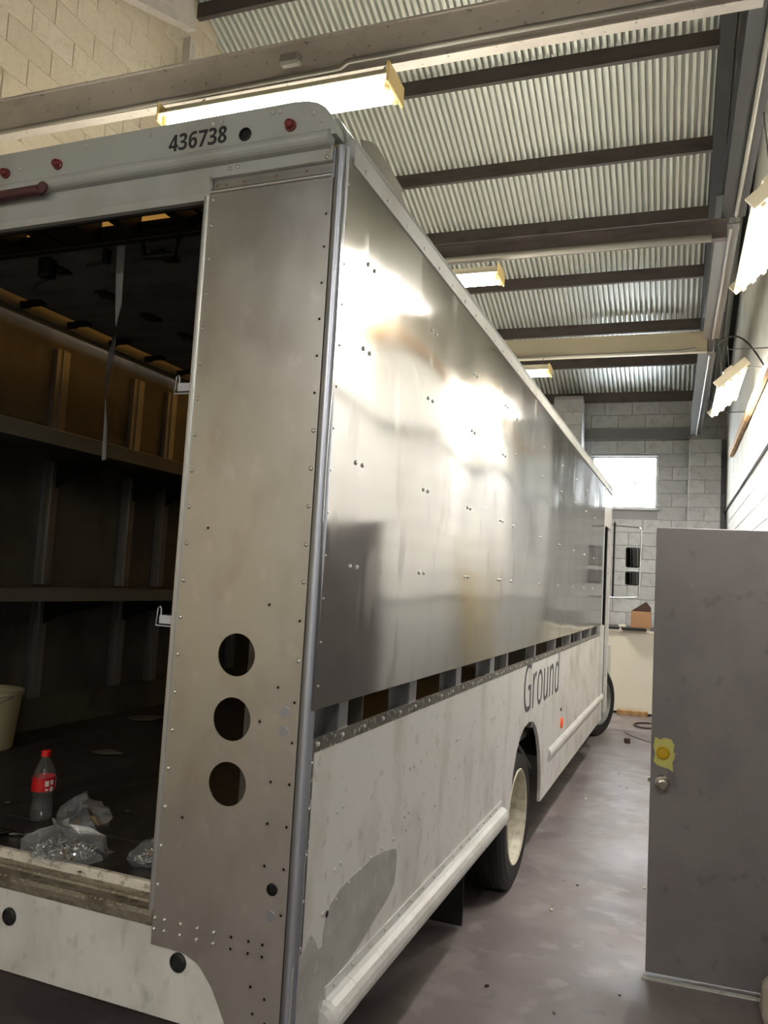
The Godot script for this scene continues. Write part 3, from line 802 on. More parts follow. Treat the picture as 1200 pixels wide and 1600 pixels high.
	drilled(st, [Vector2(-0.40, 2.806), Vector2(-0.40, 2.766)], -0.028, [[-0.385, 2.787, 0.0036, 0.006], [-0.358, 2.787, 0.0036, 0.006], [-0.30, 2.788, 0.0036, 0.006], [-0.2, 2.79, 0.0036, 0.006], [-0.11, 2.791, 0.0036, 0.006]], -0.008, 0.003)
	obj("header_strip", st, M.rear_aluminium, t)
	st = S(); tube(st, [V(-0.40, 2.766, 0.001), V(-0.03, 2.766, 0.001)], 0.006, 8)
	obj("panel_bead", st, M.edge_aluminium, t)
	# faded red lamp bar with its dark bracket
	st = S(); tube(st, [V(-1.22, 2.842, 0.025), V(-1.0, 2.842, 0.025)], 0.017, 10); lathe(st, [[0.0, 0], [0.019, 0], [0.019, 0.008], [0, 0.008]], Transform3D(RB, V(-0.985, 2.842, 0.03)), 14)
	var lb = obj("lamp_bar", st, M.faded_red, t)
	st = S(); rbox(st, V(-1.215, 2.848, 0.03), V(0.06, 0.07, 0.05), 0.01)
	obj("bracket", st, M.black_iron, lb)
	# ---- bumper panel under the doorway, grommets, sill
	st = S()
	plate(st, PV([-2.35, 0.580, -0.125, 0.586, -0.125, 0.66, -0.20, 0.74, -0.20, 0.834, -2.35, 0.832]), V(0, 0, -0.004), V(1, 0, 0), V(0, 1, 0), V(0, 0, 1), 0.03)
	var bp = obj("bumper_panel", st, M.bumper_white, t)
	st = S(); boxr(st, -0.30, -0.112, 0.2, 0.586, -0.03, -0.005)
	obj("corner_skirt", st, M.bumper_white, t)
	for x in [-0.886, -0.323, -1.5]:
		st = S(); lathe(st, [[0.024, 0.0], [0.024, 0.004], [0.019, 0.008], [0.017, 0.003], [0.0, 0.004]], Transform3D(RB, V(x, 0.729, -0.004)), 20)
		obj("rubber_bung", st, M.rubber, bp)
	st = S()
	prism(st, [Vector2(0.006, 0.828), Vector2(0.006, 0.842), Vector2(-0.008, 0.844), Vector2(-0.012, 0.838), Vector2(-0.040, 0.838), Vector2(-0.044, 0.843), Vector2(-0.050, 0.843), Vector2(-0.054, 0.838), Vector2(-0.098, 0.838), Vector2(-0.098, 0.80), Vector2(-0.002, 0.80), Vector2(0.006, 0.828)], V(-1.95, 0, 0), V(0, 0, 1), V(0, 1, 0), V(1.542, 0, 0))
	obj("door_sill", st, M.sill_metal, t)
	st = S(); rbox(st, V(-1.18, 0.848, -0.105), V(1.54, 0.03, 0.022), 0.004)
	obj("sill_kerb", st, M.sill_white, t)
	# ---- cargo floor boards
	for q in [[-0.116, -0.345], [-0.349, -1.60], [-1.604, -3.2], [-3.204, -4.8], [-4.804, -6.5]]:
		st = S(); boxr(st, -2.31, -0.06, 0.82, 0.860, q[1], q[0])
		obj("floor_board", st, M.cargo_floor, t)
	# ---- right side: upper aluminium sheet, bowed between its posts
	st = S()
	var nz = FastNoiseLite.new(); nz.seed = 5; nz.frequency = 0.9; nz.fractal_octaves = 2
	var z0 = 0.004; var z1 = -6.58; var y0 = 1.392; var y1 = 2.828; var nu = 150; var nv = 36
	var wave = func(z, y):
		var f = sin(PI * clampf((y - y0) / (y1 - y0), 0, 1))
		return 0.008 + f * (0.0022 * sin(TAU * z / 1.13 + 0.9) + 0.0045 * nz.get_noise_2d(z * 0.8, y * 1.1)) + 0.003 * exp(-(y - y0) / 0.12) * (0.5 + 0.5 * sin(z * 2.3)) + 0.003 * exp(-(0.004 - z) / 0.06) * clampf((2.2 - y), 0, 0.8)
	var nor = func(z, y):
		var e = 0.004
		return V(1, -(wave.call(z, y + e) - wave.call(z, y - e)) / (2 * e), -(wave.call(z + e, y) - wave.call(z - e, y)) / (2 * e)).normalized()
	var gv = []; var gn = []
	for i in nu + 1:
		for j in nv + 1:
			var z = lerp(z0, z1, pow(float(i) / nu, 1.25)); var y = lerp(y0, y1, float(j) / nv)
			gv.append(V(wave.call(z, y), y, z)); gn.append(nor.call(z, y))
	for i in nu:
		for j in nv:
			var id = [i * (nv + 1) + j, (i + 1) * (nv + 1) + j, (i + 1) * (nv + 1) + j + 1, i * (nv + 1) + j + 1]
			squad(st, [gv[id[3]], gv[id[2]], gv[id[1]], gv[id[0]]], [gn[id[3]], gn[id[2]], gn[id[1]], gn[id[0]]], [Vector2(gv[id[3]].z, gv[id[3]].y), Vector2(gv[id[2]].z, gv[id[2]].y), Vector2(gv[id[1]].z, gv[id[1]].y), Vector2(gv[id[0]].z, gv[id[0]].y)])
	for i in nu:
		for j in [0, nv]:
			var a = gv[i * (nv + 1) + j]; var b = gv[(i + 1) * (nv + 1) + j]
			quad(st, a, b, b - V(0.003, 0, 0), a - V(0.003, 0, 0), V(0, -1 if j == 0 else 1, 0))
	var sp = obj("side_panel", st, M.side_aluminium, t)
	sp.set_meta("label", "long mirror-bright aluminium side sheet")
	pts = []
	for z in [-0.205, -0.79, -1.365, -1.95]:
		for y in [1.752, 2.035, 2.353, 2.593]:
			for dz in [-0.024, 0.024]: pts.append(V(wave.call(z + dz, y), y, z + dz))
	for z in [-2.2, -3.01, -3.75, -4.45, -5.1, -5.75]:
		for y in [1.752, 2.032, 2.403, 2.584]: pts.append(V(wave.call(z, y), y, z))
	dots("rivet", sp, pts, riv, M.rivet, SB)
	pts = []
	for i in 13: pts.append(V(wave.call(-0.022, 1.45 + i * 0.108) + 0.0003, 1.45 + i * 0.108, -0.022))
	dots("rivet", sp, pts, rivet_mesh(0.0035), M.rivet, SB)  # small domes set where the sheet has drill holes
	# hat posts behind the slot
	for q in [[-0.125, -0.250], [-0.675, -0.830], [-1.24, -1.395], [-1.80, -1.98], [-2.20, -2.28], [-2.96, -3.05], [-3.71, -3.80], [-4.36, -4.53], [-4.98, -5.19], [-5.64, -5.80], [-6.2, -6.5]]:
		st = S()
		var mid = lerp(q[0], q[1], 0.52)
		boxr(st, -0.006, -0.003, 0.9, 2.82, q[1], mid); boxr(st, -0.045, -0.006, 0.9, 2.82, mid, mid + 0.003); boxr(st, -0.048, -0.045, 0.9, 2.82, mid, q[0])
		obj("body_post", st, M.upright_metal, t)
	# strip under the slot
	st = S(); boxr(st, -0.004, 0.0035, 1.284, 1.318, -6.58, -0.008)
	var ss = obj("slot_strip", st, M.raw_strip, t)
	pts = []
	for i in 44: pts.append(V(0.0035, 1.302, -0.06 - i * 0.15))
	dots("rivet", ss, pts, riv_s, M.rivet_white, SB)
	# raw metal strip beside the corner post
	st = S(); boxr(st, -0.004, 0.002, 0.30, 1.30, -0.046, -0.010)
	var cs = obj("corner_strip", st, M.raw_strip, t)
	pts = []
	for i in 9: pts.append(V(0.0022, 1.26 - i * 0.11, -0.030))
	dots("rivet", cs, pts, rivet_mesh(0.0045), M.rivet, SB)
	# ---- lower side panels: white rear part with the wheel arch, grimy front part
	var arch = [-2.285, 0.60, -2.33, 0.515, -2.40, 0.50, -2.455, 0.62, -2.50, 0.74, -2.57, 0.84, -2.66, 0.905, -2.77, 0.940, -2.90, 0.950, -3.03, 0.935, -3.14, 0.885, -3.24, 0.80, -3.31, 0.70, -3.355, 0.58, -3.372, 0.46, -3.366, 0.392]
	st = S()
	plate(st, PV([-0.042, 1.300, -0.042, 0.55, -2.25, 0.55] + arch + [-4.118, 0.394, -4.118, 1.300]), V(0.002, 0, 0), V(0, 0, 1), V(0, 1, 0), V(1, 0, 0), 0.02)
	var lp = obj("lower_side_panel", st, M.van_white, t)
	st = S()
	plate(st, PV([-4.122, 0.394, -6.94, 0.40, -6.94, 1.300, -4.122, 1.300]), V(0.001, 0, 0), V(0, 0, 1), V(0, 1, 0), V(1, 0, 0), 0.02)
	var fp = obj("front_side_panel", st, M.van_grime, t)
	pts = []
	for q in [[-0.205, 1.10], [-0.245, 1.105], [-0.79, 1.10], [-0.83, 1.10], [-1.35, 1.10], [-1.39, 1.10], [-1.95, 1.10], [-1.99, 1.10], [-0.21, 0.95], [-0.25, 0.955], [-0.76, 0.95], [-0.80, 0.955], [-1.36, 0.95], [-2.1, 0.95], [-0.15, 0.86], [-0.23, 0.868], [-0.31, 0.885], [-0.39, 0.895], [-0.47, 0.905], [-0.56, 0.905], [-0.66, 0.905], [-0.78, 0.905], [-0.92, 0.905], [-1.1, 0.905]]: pts.append(V(0.002, q[1], q[0]))
	dots("rivet", lp, pts, riv_s, M.rivet_white, SB)
	pts = []
	for i in 16: pts.append(V(0.001, 0.80, -4.4 - i * 0.15))
	dots("rivet", fp, pts, riv_s, M.rivet_white, SB)
	# bare patch where the paint is sanded away
	st = S()
	plate(st, PV([-0.165, 0.74, -0.160, 0.80, -0.172, 0.838, -0.20, 0.868, -0.26, 0.888, -0.33, 0.895, -0.42, 0.897, -0.50, 0.899, -0.58, 0.892, -0.65, 0.878, -0.69, 0.868, -0.705, 0.84, -0.70, 0.80, -0.69, 0.76, -0.64, 0.735, -0.50, 0.70, -0.40, 0.675, -0.30, 0.662, -0.20, 0.665]), V(0.0032, 0, 0), V(0, 0, 1), V(0, 1, 0), V(1, 0, 0), 0.001)
	obj("sanded_patch", st, M.scuffed_metal, lp)
	st = S(); lathe(st, [[0.009, 0.0], [0.009, 0.0004], [0.0, 0.0004]], Transform3D(SB, V(0.0034, 0.85, -0.176)), 14)  # dark disc standing for a hole in the panel
	obj("hole_disc", st, M.rubber, lp)
	# raw plate over the lower rear corner
	st = S()
	plate(st, PV([0.008, 0.25, 0.008, 0.792, -0.012, 0.796, -0.020, 0.805, -0.055, 0.808, -0.085, 0.832, -0.110, 0.808, -0.130, 0.780, -0.165, 0.775, -0.182, 0.70, -0.172, 0.60, -0.172, 0.25]), V(0.0055, 0, 0), V(0, 0, 1), V(0, 1, 0), V(1, 0, 0), 0.002)
	obj("corner_plate", st, M.scuffed_metal, t)
	# rub rails
	st = S()
	var half = func(r, yc):
		var a = [Vector2(0.0, yc - r - 0.03), Vector2(0.004, yc - r - 0.03), Vector2(0.004, yc - r)]
		for i in 9: a.append(Vector2(0.004 + r * 0.95 * sin(PI * i / 8.0), yc - r * cos(PI * i / 8.0)))
		a.append(Vector2(0.004, yc + r)); a.append(Vector2(0.004, yc + r + 0.028)); a.append(Vector2(0.0, yc + r + 0.028)); a.append(Vector2(0.0, yc - r - 0.03))
		a.reverse()
		return a
	prism(st, half.call(0.044, 0.588), V(0.002, 0, -0.33), V(1, 0, 0), V(0, 1, 0), V(0, 0.0, -1.90))
	lathe(st, [[0.043, 0.0], [0.038, 0.02], [0.026, 0.036], [0.0, 0.042]], Transform3D(Basis(Vector3.RIGHT, -PI / 2), V(0.006, 0.588, -2.225)), 18)
	var rr = obj("rub_rail", st, M.van_white, t)
	st = S(); prism(st, half.call(0.046, 0.588), V(0.003, 0, -0.19), V(1, 0, 0), V(0, 1, 0), V(0, 0, -0.135))
	lathe(st, [[0.045, 0.0], [0.040, 0.016], [0.028, 0.03], [0.0, 0.036]], Transform3D(Basis(Vector3.RIGHT, PI / 2), V(0.007, 0.588, -0.19)), 18)
	obj("rail_end_cap", st, M.van_white, rr)
	pts = []
	for i in 16: pts.append(V(0.0065, 0.648, -0.24 - i * 0.125))
	dots("rivet", rr, pts, riv_s, M.rivet_white, SB)
	st = S()
	prism(st, [Vector2(0.0, 0.600), Vector2(0.0, 0.675), Vector2(0.004, 0.675), Vector2(0.018, 0.652), Vector2(0.02, 0.632), Vector2(0.015, 0.612), Vector2(0.0, 0.600)], V(0.001, 0, -3.62), V(1, 0, 0), V(0, 1, 0), V(0, 0, -3.3))
	obj("rub_rail", st, M.van_white, t)
	letters("side_lettering", "Ground", lp, false, V(0.0023, 1.012, -2.71), Basis(Vector3.UP, PI / 2), 1.24, 0.30, M.letter_grey)
	st = S(); lathe(st, [[0.02, 0.0], [0.019, 0.008], [0.012, 0.014], [0.0, 0.016]], Transform3D(SB, V(0.002, 0, 0)), 16)
	var om = obj("marker_light", st, M.orange_lens, t); om.scale = V(1, 2.1, 1.2); om.position = V(0, 0.768, -4.14)
	st = S(); lathe(st, [[0.012, 0.0], [0.012, 0.006], [0.0, 0.008]], Transform3D(SB, V(0.002, 0.868, -4.10)), 12)
	obj("fuel_lock", st, M.black_iron, t)
	# ---- top side rail and roof
	st = S()
	prism(st, [Vector2(0.012, 2.812), Vector2(0.004, 2.812), Vector2(0.004, 2.80), Vector2(-0.03, 2.80), Vector2(-0.03, 2.90), Vector2(-0.115, 2.977), Vector2(-0.07, 2.968), Vector2(-0.042, 2.948), Vector2(-0.024, 2.922), Vector2(-0.012, 2.895), Vector2(-0.008, 2.884), Vector2(0.014, 2.880), Vector2(0.016, 2.872), Vector2(0.012, 2.868), Vector2(0.012, 2.812)], V(0, 0, -0.045), V(1, 0, 0), V(0, 1, 0), V(0, 0, -7.3))
	var tr = obj("top_rail", st, M.cap_grey, t)
	pts = []
	for i in 36: pts.append(V(0.012, 2.828, -0.12 - i * 0.17))
	dots("rivet", tr, pts, riv_s, M.rivet, SB)
	st = S(); plate(st, PV([-0.06, 2.868, -0.11, 2.884, -0.085, 2.905, -0.16, 2.94, -0.20, 2.95, -0.42, 2.93, -0.40, 2.884]), V(0.006, 0, 0), V(0, 0, 1), V(0, 1, 0), V(1, 0.3, 0).normalized(), 0.002)
	obj("torn_flashing", st, M.shelf_metal, t)
	st = S()
	for s in 10:
		var xa = lerp(-0.11, -2.24, s / 10.0); var xb = lerp(-0.11, -2.24, (s + 1) / 10.0)
		var ya = 2.972 + 0.014 * sin(PI * s / 10.0); var yb = 2.972 + 0.014 * sin(PI * (s + 1) / 10.0)
		quad(st, V(xa, ya, -0.03), V(xb, yb, -0.03), V(xb, yb, -7.3), V(xa, ya, -7.3), V(0, 1, 0))
	obj("roof", st, M.roof_fibreglass, t)
	# ---- left side of the body, front bulkhead
	st = S(); boxr(st, -2.34, -2.32, 0.45, 2.96, -7.3, -0.01); quad(st, V(-2.34, 2.95, 0), V(-2.24, 2.975, 0), V(-2.24, 2.975, -7.3), V(-2.34, 2.95, -7.3), V(-1, 1, 0))
	obj("left_body_side", st, M.van_white, t)
	st = S(); boxr(st, -2.318, -2.30, 0.86, 2.95, -6.5, -0.06)
	obj("cargo_wall", st, M.cargo_wall, t)
	st = S(); boxr(st, -2.32, -0.05, 0.5, 2.96, -6.55, -6.5)
	obj("bulkhead", st, M.cargo_wall, t)
	st = S(); boxr(st, -2.34, -1.95, 0.83, 2.80, -0.03, -0.006)
	obj("rear_corner_panel", st, M.rear_aluminium, t)
	st = S(); boxr(st, -2.31, -2.25, 0.86, 1.02, -6.5, -0.06)
	obj("wheel_kerb", st, M.cargo_wall, t)
	cargo(t)
	wheels(t)
	cab(t)

func cargo(t):
	var st
	# shelves along the left cargo wall, uprights
	for q in [[2.250, 2.318, 0.012], [1.540, 1.590, 0.012]]:
		st = S(); boxr(st, -2.30, -1.86, q[1] - 0.02, q[1] - 0.004, -6.45, -0.10)
		var sh = obj("shelf", st, M.shelf_metal, t)
		st = S(); prism(st, [Vector2(-1.862, q[0]), Vector2(-1.862, q[1]), Vector2(-1.852, q[1] + 0.004), Vector2(-1.846, q[1]), Vector2(-1.846, q[0]), Vector2(-1.862, q[0])], V(0, 0, -0.10), V(1, 0, 0), V(0, 1, 0), V(0, 0, -6.35))
		obj("shelf_lip", st, M.shelf_metal, sh)
		for z in [-0.6, -1.45, -2.07, -2.38, -3.3, -4.2, -5.1]:
			st = S()
			plate(st, PV([-2.30, q[0] - 0.16, -2.30, q[0], -1.88, q[0], -1.90, q[0] - 0.03, -2.18, q[0] - 0.10]), V(0, 0, z), V(1, 0, 0), V(0, 1, 0), V(0, 0, 1), 0.004)
			obj("bracket", st, M.black_iron, sh)
	for z in [-0.6, -1.43, -2.05, -2.38, -3.3, -4.2, -5.1]:
		st = S()
		for seg in [[0.93, 1.53], [1.6, 2.24], [2.33, 2.84]]:
			boxr(st, -2.298, -2.270, seg[0], seg[1], z - 0.045, z + 0.045); boxr(st, -2.27, -2.262, seg[0], seg[1], z - 0.012, z + 0.012)
		obj("wall_upright", st, M.upright_metal, t)
	# rail ends of the right-hand shelves by the doorway
	for q in [[2.235, -0.12], [1.560, -0.12]]:
		var y = q[0]; var z = q[1]
		st = S(); boxr(st, -0.548, -0.42, y + 0.002, y + 0.026, z - 0.02, z + 0.004)
		var br = obj("shelf_end", st, M.bracket_white, t)
		st = S(); tube(st, [V(-0.545, y + 0.02, z), V(-0.546, y + 0.044, z), V(-0.551, y + 0.05, z), V(-0.557, y + 0.046, z), V(-0.561, y - 0.004, z), V(-0.42, y - 0.006, z)], 0.0022, 6)
		obj("shelf_hook", st, M.bracket_white, br)
	# spring shaft over the doorway and its brackets
	st = S(); boxr(st, -1.93, -0.42, 2.772, 2.798, -0.084, -0.060)
	obj("door_shaft", st, M.black_iron, t)
	for q in [[-1.14, 0.05], [-1.02, 0.14], [-0.81, 0.035], [-0.60, 0.035], [-0.51, 0.02], [-1.3, 0.06], [-1.6, 0.1]]:
		st = S(); boxr(st, q[0] - q[1] / 2, q[0] + q[1] / 2, 2.77, 2.83, -0.19, -0.084)
		obj("shaft_bracket", st, M.black_iron, t)
	# roll-up door parked under the roof
	st = S(); boxr(st, -1.74, -0.46, 2.80, 2.822, -0.40, -0.25)
	var rd = obj("roll_up_door", st, M.rolldoor_grey, t)
	for i in 9:
		var za = -0.405 - i * 0.272
		st = S(); boxr(st, -1.74, -0.46, 2.80, 2.822, za - 0.268, za)
		obj("door_slat", st, M.rolldoor_grey, rd)
		for x in [-1.34, -0.86]:
			st = S(); rbox(st, V(x, 2.796, za), V(0.055, 0.01, 0.10), 0.003); tube(st, [V(x - 0.03, 2.79, za), V(x + 0.03, 2.79, za)], 0.007, 6)
			obj("hinge", st, M.black_iron, rd)
		st = S(); rbox(st, V(-1.73, 2.792, za), V(0.10, 0.014, 0.05), 0.003); tube(st, [V(-1.75, 2.785, za), V(-1.81, 2.785, za)], 0.012, 8)
		obj("roller", st, M.black_iron, rd)
	st = S(); rbox(st, V(-1.10, 2.796, -0.243), V(1.30, 0.035, 0.03), 0.004); rbox(st, V(-1.10, 2.806, -0.20), V(1.30, 0.012, 0.04), 0.003)
	obj("bottom_bar", st, M.black_iron, rd)
	st = S(); tube(st, [V(-0.86, 2.80, -0.28), V(-0.86, 2.75, -0.30), V(-0.74, 2.75, -0.30), V(-0.72, 2.80, -0.28)], 0.011, 6)
	obj("pull_handle", st, M.black_iron, rd)
	st = S(); rbox(st, V(-1.31, 2.765, -0.33), V(0.05, 0.07, 0.05), 0.006); tube(st, [V(-1.31, 2.74, -0.34), V(-1.37, 2.70, -0.33)], 0.006, 6)
	obj("latch", st, M.black_iron, rd)
	st = S(); rbox(st, V(-1.02, 2.77, -0.30), V(0.02, 0.05, 0.03), 0.004); tube(st, [V(-1.02, 2.75, -0.30), V(-1.10, 2.745, -0.30)], 0.005, 6)
	obj("catch", st, M.black_iron, rd)
	for x in [-1.80, -0.42]:
		st = S(); prism(st, [Vector2(0, 2.77), Vector2(0, 2.775), Vector2(0.035, 2.775), Vector2(0.035, 2.83), Vector2(0, 2.83), Vector2(0, 2.835), Vector2(0.04, 2.835), Vector2(0.04, 2.77), Vector2(0, 2.77)], V(x - 0.03, 0, -0.2), V(1 if x > -1 else 1, 0, 0), V(0, 1, 0), V(0, 0, -4.2))
		obj("door_track", st, M.shelf_metal, t)
	# pull strap, twisted ribbon
	st = S()
	var pp = [[-0.935, 2.80, 0.034, 0.0], [-0.932, 2.70, 0.032, 0.1], [-0.925, 2.58, 0.026, 0.3], [-0.927, 2.50, 0.018, 0.9], [-0.936, 2.42, 0.014, 1.4], [-0.946, 2.34, 0.014, 1.2], [-0.944, 2.26, 0.018, 0.8], [-0.935, 2.18, 0.022, 0.6], [-0.932, 2.10, 0.026, 0.5], [-0.930, 2.06, 0.026, 0.5]]
	for i in pp.size() - 1:
		var a = pp[i]; var b = pp[i + 1]
		var va = V(cos(a[3]), 0, sin(a[3])) * 0.017; var vb = V(cos(b[3]), 0, sin(b[3])) * 0.017
		var ca = V(a[0], a[1], -0.27); var cb = V(b[0], b[1], -0.27)
		for e in [0.001, -0.001]:
			var off = V(-sin(a[3]), 0, cos(a[3])) * e
			quad(st, ca - va + off, ca + va + off, cb + vb + off, cb - vb + off, off)
	obj("pull_strap", st, M.strap_grey, t)

func letters(called, s, parent, bold, at, b, w, h, m):
	var f = SystemFont.new()
	f.font_names = PackedStringArray(["Droid Sans"])
	f.font_weight = 700 if bold else 400
	var tm = TextMesh.new()
	tm.text = s; tm.font = f; tm.font_size = 64; tm.pixel_size = 0.01; tm.depth = 0.02
	tm.horizontal_alignment = HORIZONTAL_ALIGNMENT_LEFT
	var bb = tm.get_aabb()
	var o = MeshInstance3D.new()
	o.name = called; o.mesh = tm; o.material_override = m
	parent.add_child(o, true)
	var sc = V(w / bb.size.x, h / bb.size.y, 0.03)
	o.transform = Transform3D(b * Basis.from_scale(sc), at - b * (V(bb.position.x, bb.position.y, bb.position.z) * sc))
	return o

func tyre(st, xf):
	lathe(st, [[0.255, -0.10], [0.275, -0.112], [0.34, -0.118], [0.378, -0.105], [0.398, -0.088], [0.402, -0.06], [0.394, -0.055], [0.394, -0.045], [0.403, -0.04], [0.403, -0.008], [0.394, -0.004], [0.394, 0.004], [0.403, 0.008], [0.403, 0.04], [0.394, 0.045], [0.394, 0.055], [0.402, 0.06], [0.398, 0.088], [0.378, 0.105], [0.34, 0.118], [0.275, 0.112], [0.255, 0.10]], xf, 48)

func wheels(t):
	var st
	var SB = Basis(Vector3.BACK, -PI / 2)
	# rear duals
	for side in [0, 1]:
		var xo = -0.165 if side == 0 else -2.175
		var sg = 1.0 if side == 0 else -1.0
		var b = SB if side == 0 else Basis(Vector3.BACK, PI / 2)
		var o = V(xo, 0.403, -2.93)
		st = S(); tyre(st, Transform3D(b, o))
		var w = obj("rear_wheel", st, M.rubber, t)
		st = S(); lathe(st, [[0.258, 0.10], [0.268, 0.112], [0.262, 0.118], [0.252, 0.108], [0.240, 0.06], [0.232, -0.02], [0.215, -0.085], [0.185, -0.095], [0.11, -0.09], [0.095, -0.05], [0.085, 0.0], [0.06, 0.01], [0.0, 0.012]], Transform3D(b, o), 40)
		var rim = obj("rim", st, M.rim_cream, w)
		for k in 8:
			var a = TAU * k / 8
			st = S(); lathe(st, [[0.012, -0.092], [0.012, -0.07], [0.0, -0.066]], Transform3D(b, o + V(0, cos(a), sin(a)) * 0.145), 6)
			obj("wheel_nut", st, M.rim_steel, rim)
		st = S(); tyre(st, Transform3D(b, o - V(0.27 * sg, 0, 0)))
		obj("inner_wheel", st, M.rubber, t)
	# steered front wheels
	for side in [0, 1]:
		var o = V(-0.24 if side == 0 else -2.1, 0.403, -8.30)
		var b = Basis(Vector3.UP, -0.35) * (SB if side == 0 else Basis(Vector3.BACK, PI / 2))
		st = S(); tyre(st, Transform3D(b, o))
		var w = obj("front_wheel", st, M.rubber, t)
		st = S(); lathe(st, [[0.258, 0.095], [0.268, 0.110], [0.255, 0.112], [0.245, 0.07], [0.235, 0.03], [0.20, 0.05], [0.17, 0.085], [0.12, 0.10], [0.10, 0.10], [0.095, 0.14], [0.06, 0.16], [0.0, 0.162]], Transform3D(b, o), 40)
		var rim = obj("rim", st, M.rim_steel, w)
		for k in 8:
			var a = TAU * k / 8
			st = S(); lathe(st, [[0.014, 0.09], [0.014, 0.115], [0.0, 0.118]], Transform3D(b, o + b * (V(cos(a), 0, sin(a)) * 0.14)), 6)
			obj("wheel_nut", st, M.rim_steel, rim)
	# mud flaps, axles, frame rails, bracing
	for q in [[-0.17, -0.72], [-1.62, -2.17]]:
		st = S(); rbox(st, V((q[0] + q[1]) / 2, 0.31, -2.24), V(abs(q[1] - q[0]), 0.58, 0.012), 0.004)
		obj("mud_flap", st, M.rubber, t)
	st = S(); tube(st, [V(-0.3, 0.403, -2.93), V(-2.04, 0.403, -2.93)], 0.075, 12); lathe(st, [[0.0, -0.17], [0.12, -0.15], [0.19, -0.06], [0.19, 0.06], [0.12, 0.15], [0.0, 0.17]], Transform3D(Basis(Vector3.RIGHT, PI / 2), V(-1.17, 0.42, -2.93)), 18)
	obj("rear_axle", st, M.underbody, t)
	st = S(); tube(st, [V(-0.4, 0.40, -8.30), V(-1.95, 0.40, -8.30)], 0.05, 10)
	obj("front_axle", st, M.underbody, t)
	for x in [-0.74, -1.60]:
		st = S(); boxr(st, x - 0.04, x + 0.04, 0.55, 0.76, -9.0, -0.06)
		obj("frame_rail", st, M.underbody, t)
	for z in [-0.3, -1.2, -2.1, -3.7, -4.6, -5.5]:
		st = S(); boxr(st, -2.3, -0.05, 0.74, 0.815, z - 0.04, z + 0.04)
		obj("cross_member", st, M.underbody, t)
	st = S(); tube(st, [V(-0.05, 0.88, -2.72), V(-0.06, 0.60, -3.33)], 0.014, 6)
	obj("arch_stay", st, M.black_iron, t)
	st = S(); plate(st, PV([-0.5, 0.62, -0.5, 0.80, -0.05, 0.80, -0.05, 0.62]), V(0, 0, -3.6), V(1, 0, 0), V(0, 1, 0), V(0, 0, 1), 0.02); boxr(st, -0.58, -0.05, 0.955, 0.965, -3.6, -2.35); boxr(st, -0.6, -0.58, 0.55, 0.96, -3.6, -2.35)
	obj("wheel_box", st, M.underbody, t)
	st = S(); tube(st, [V(-0.30, 0.40, -2.42), V(-0.25, 0.42, -2.30), V(-0.20, 0.43, -2.26)], 0.035, 10)
	obj("exhaust_pipe", st, M.raw_strip, t)

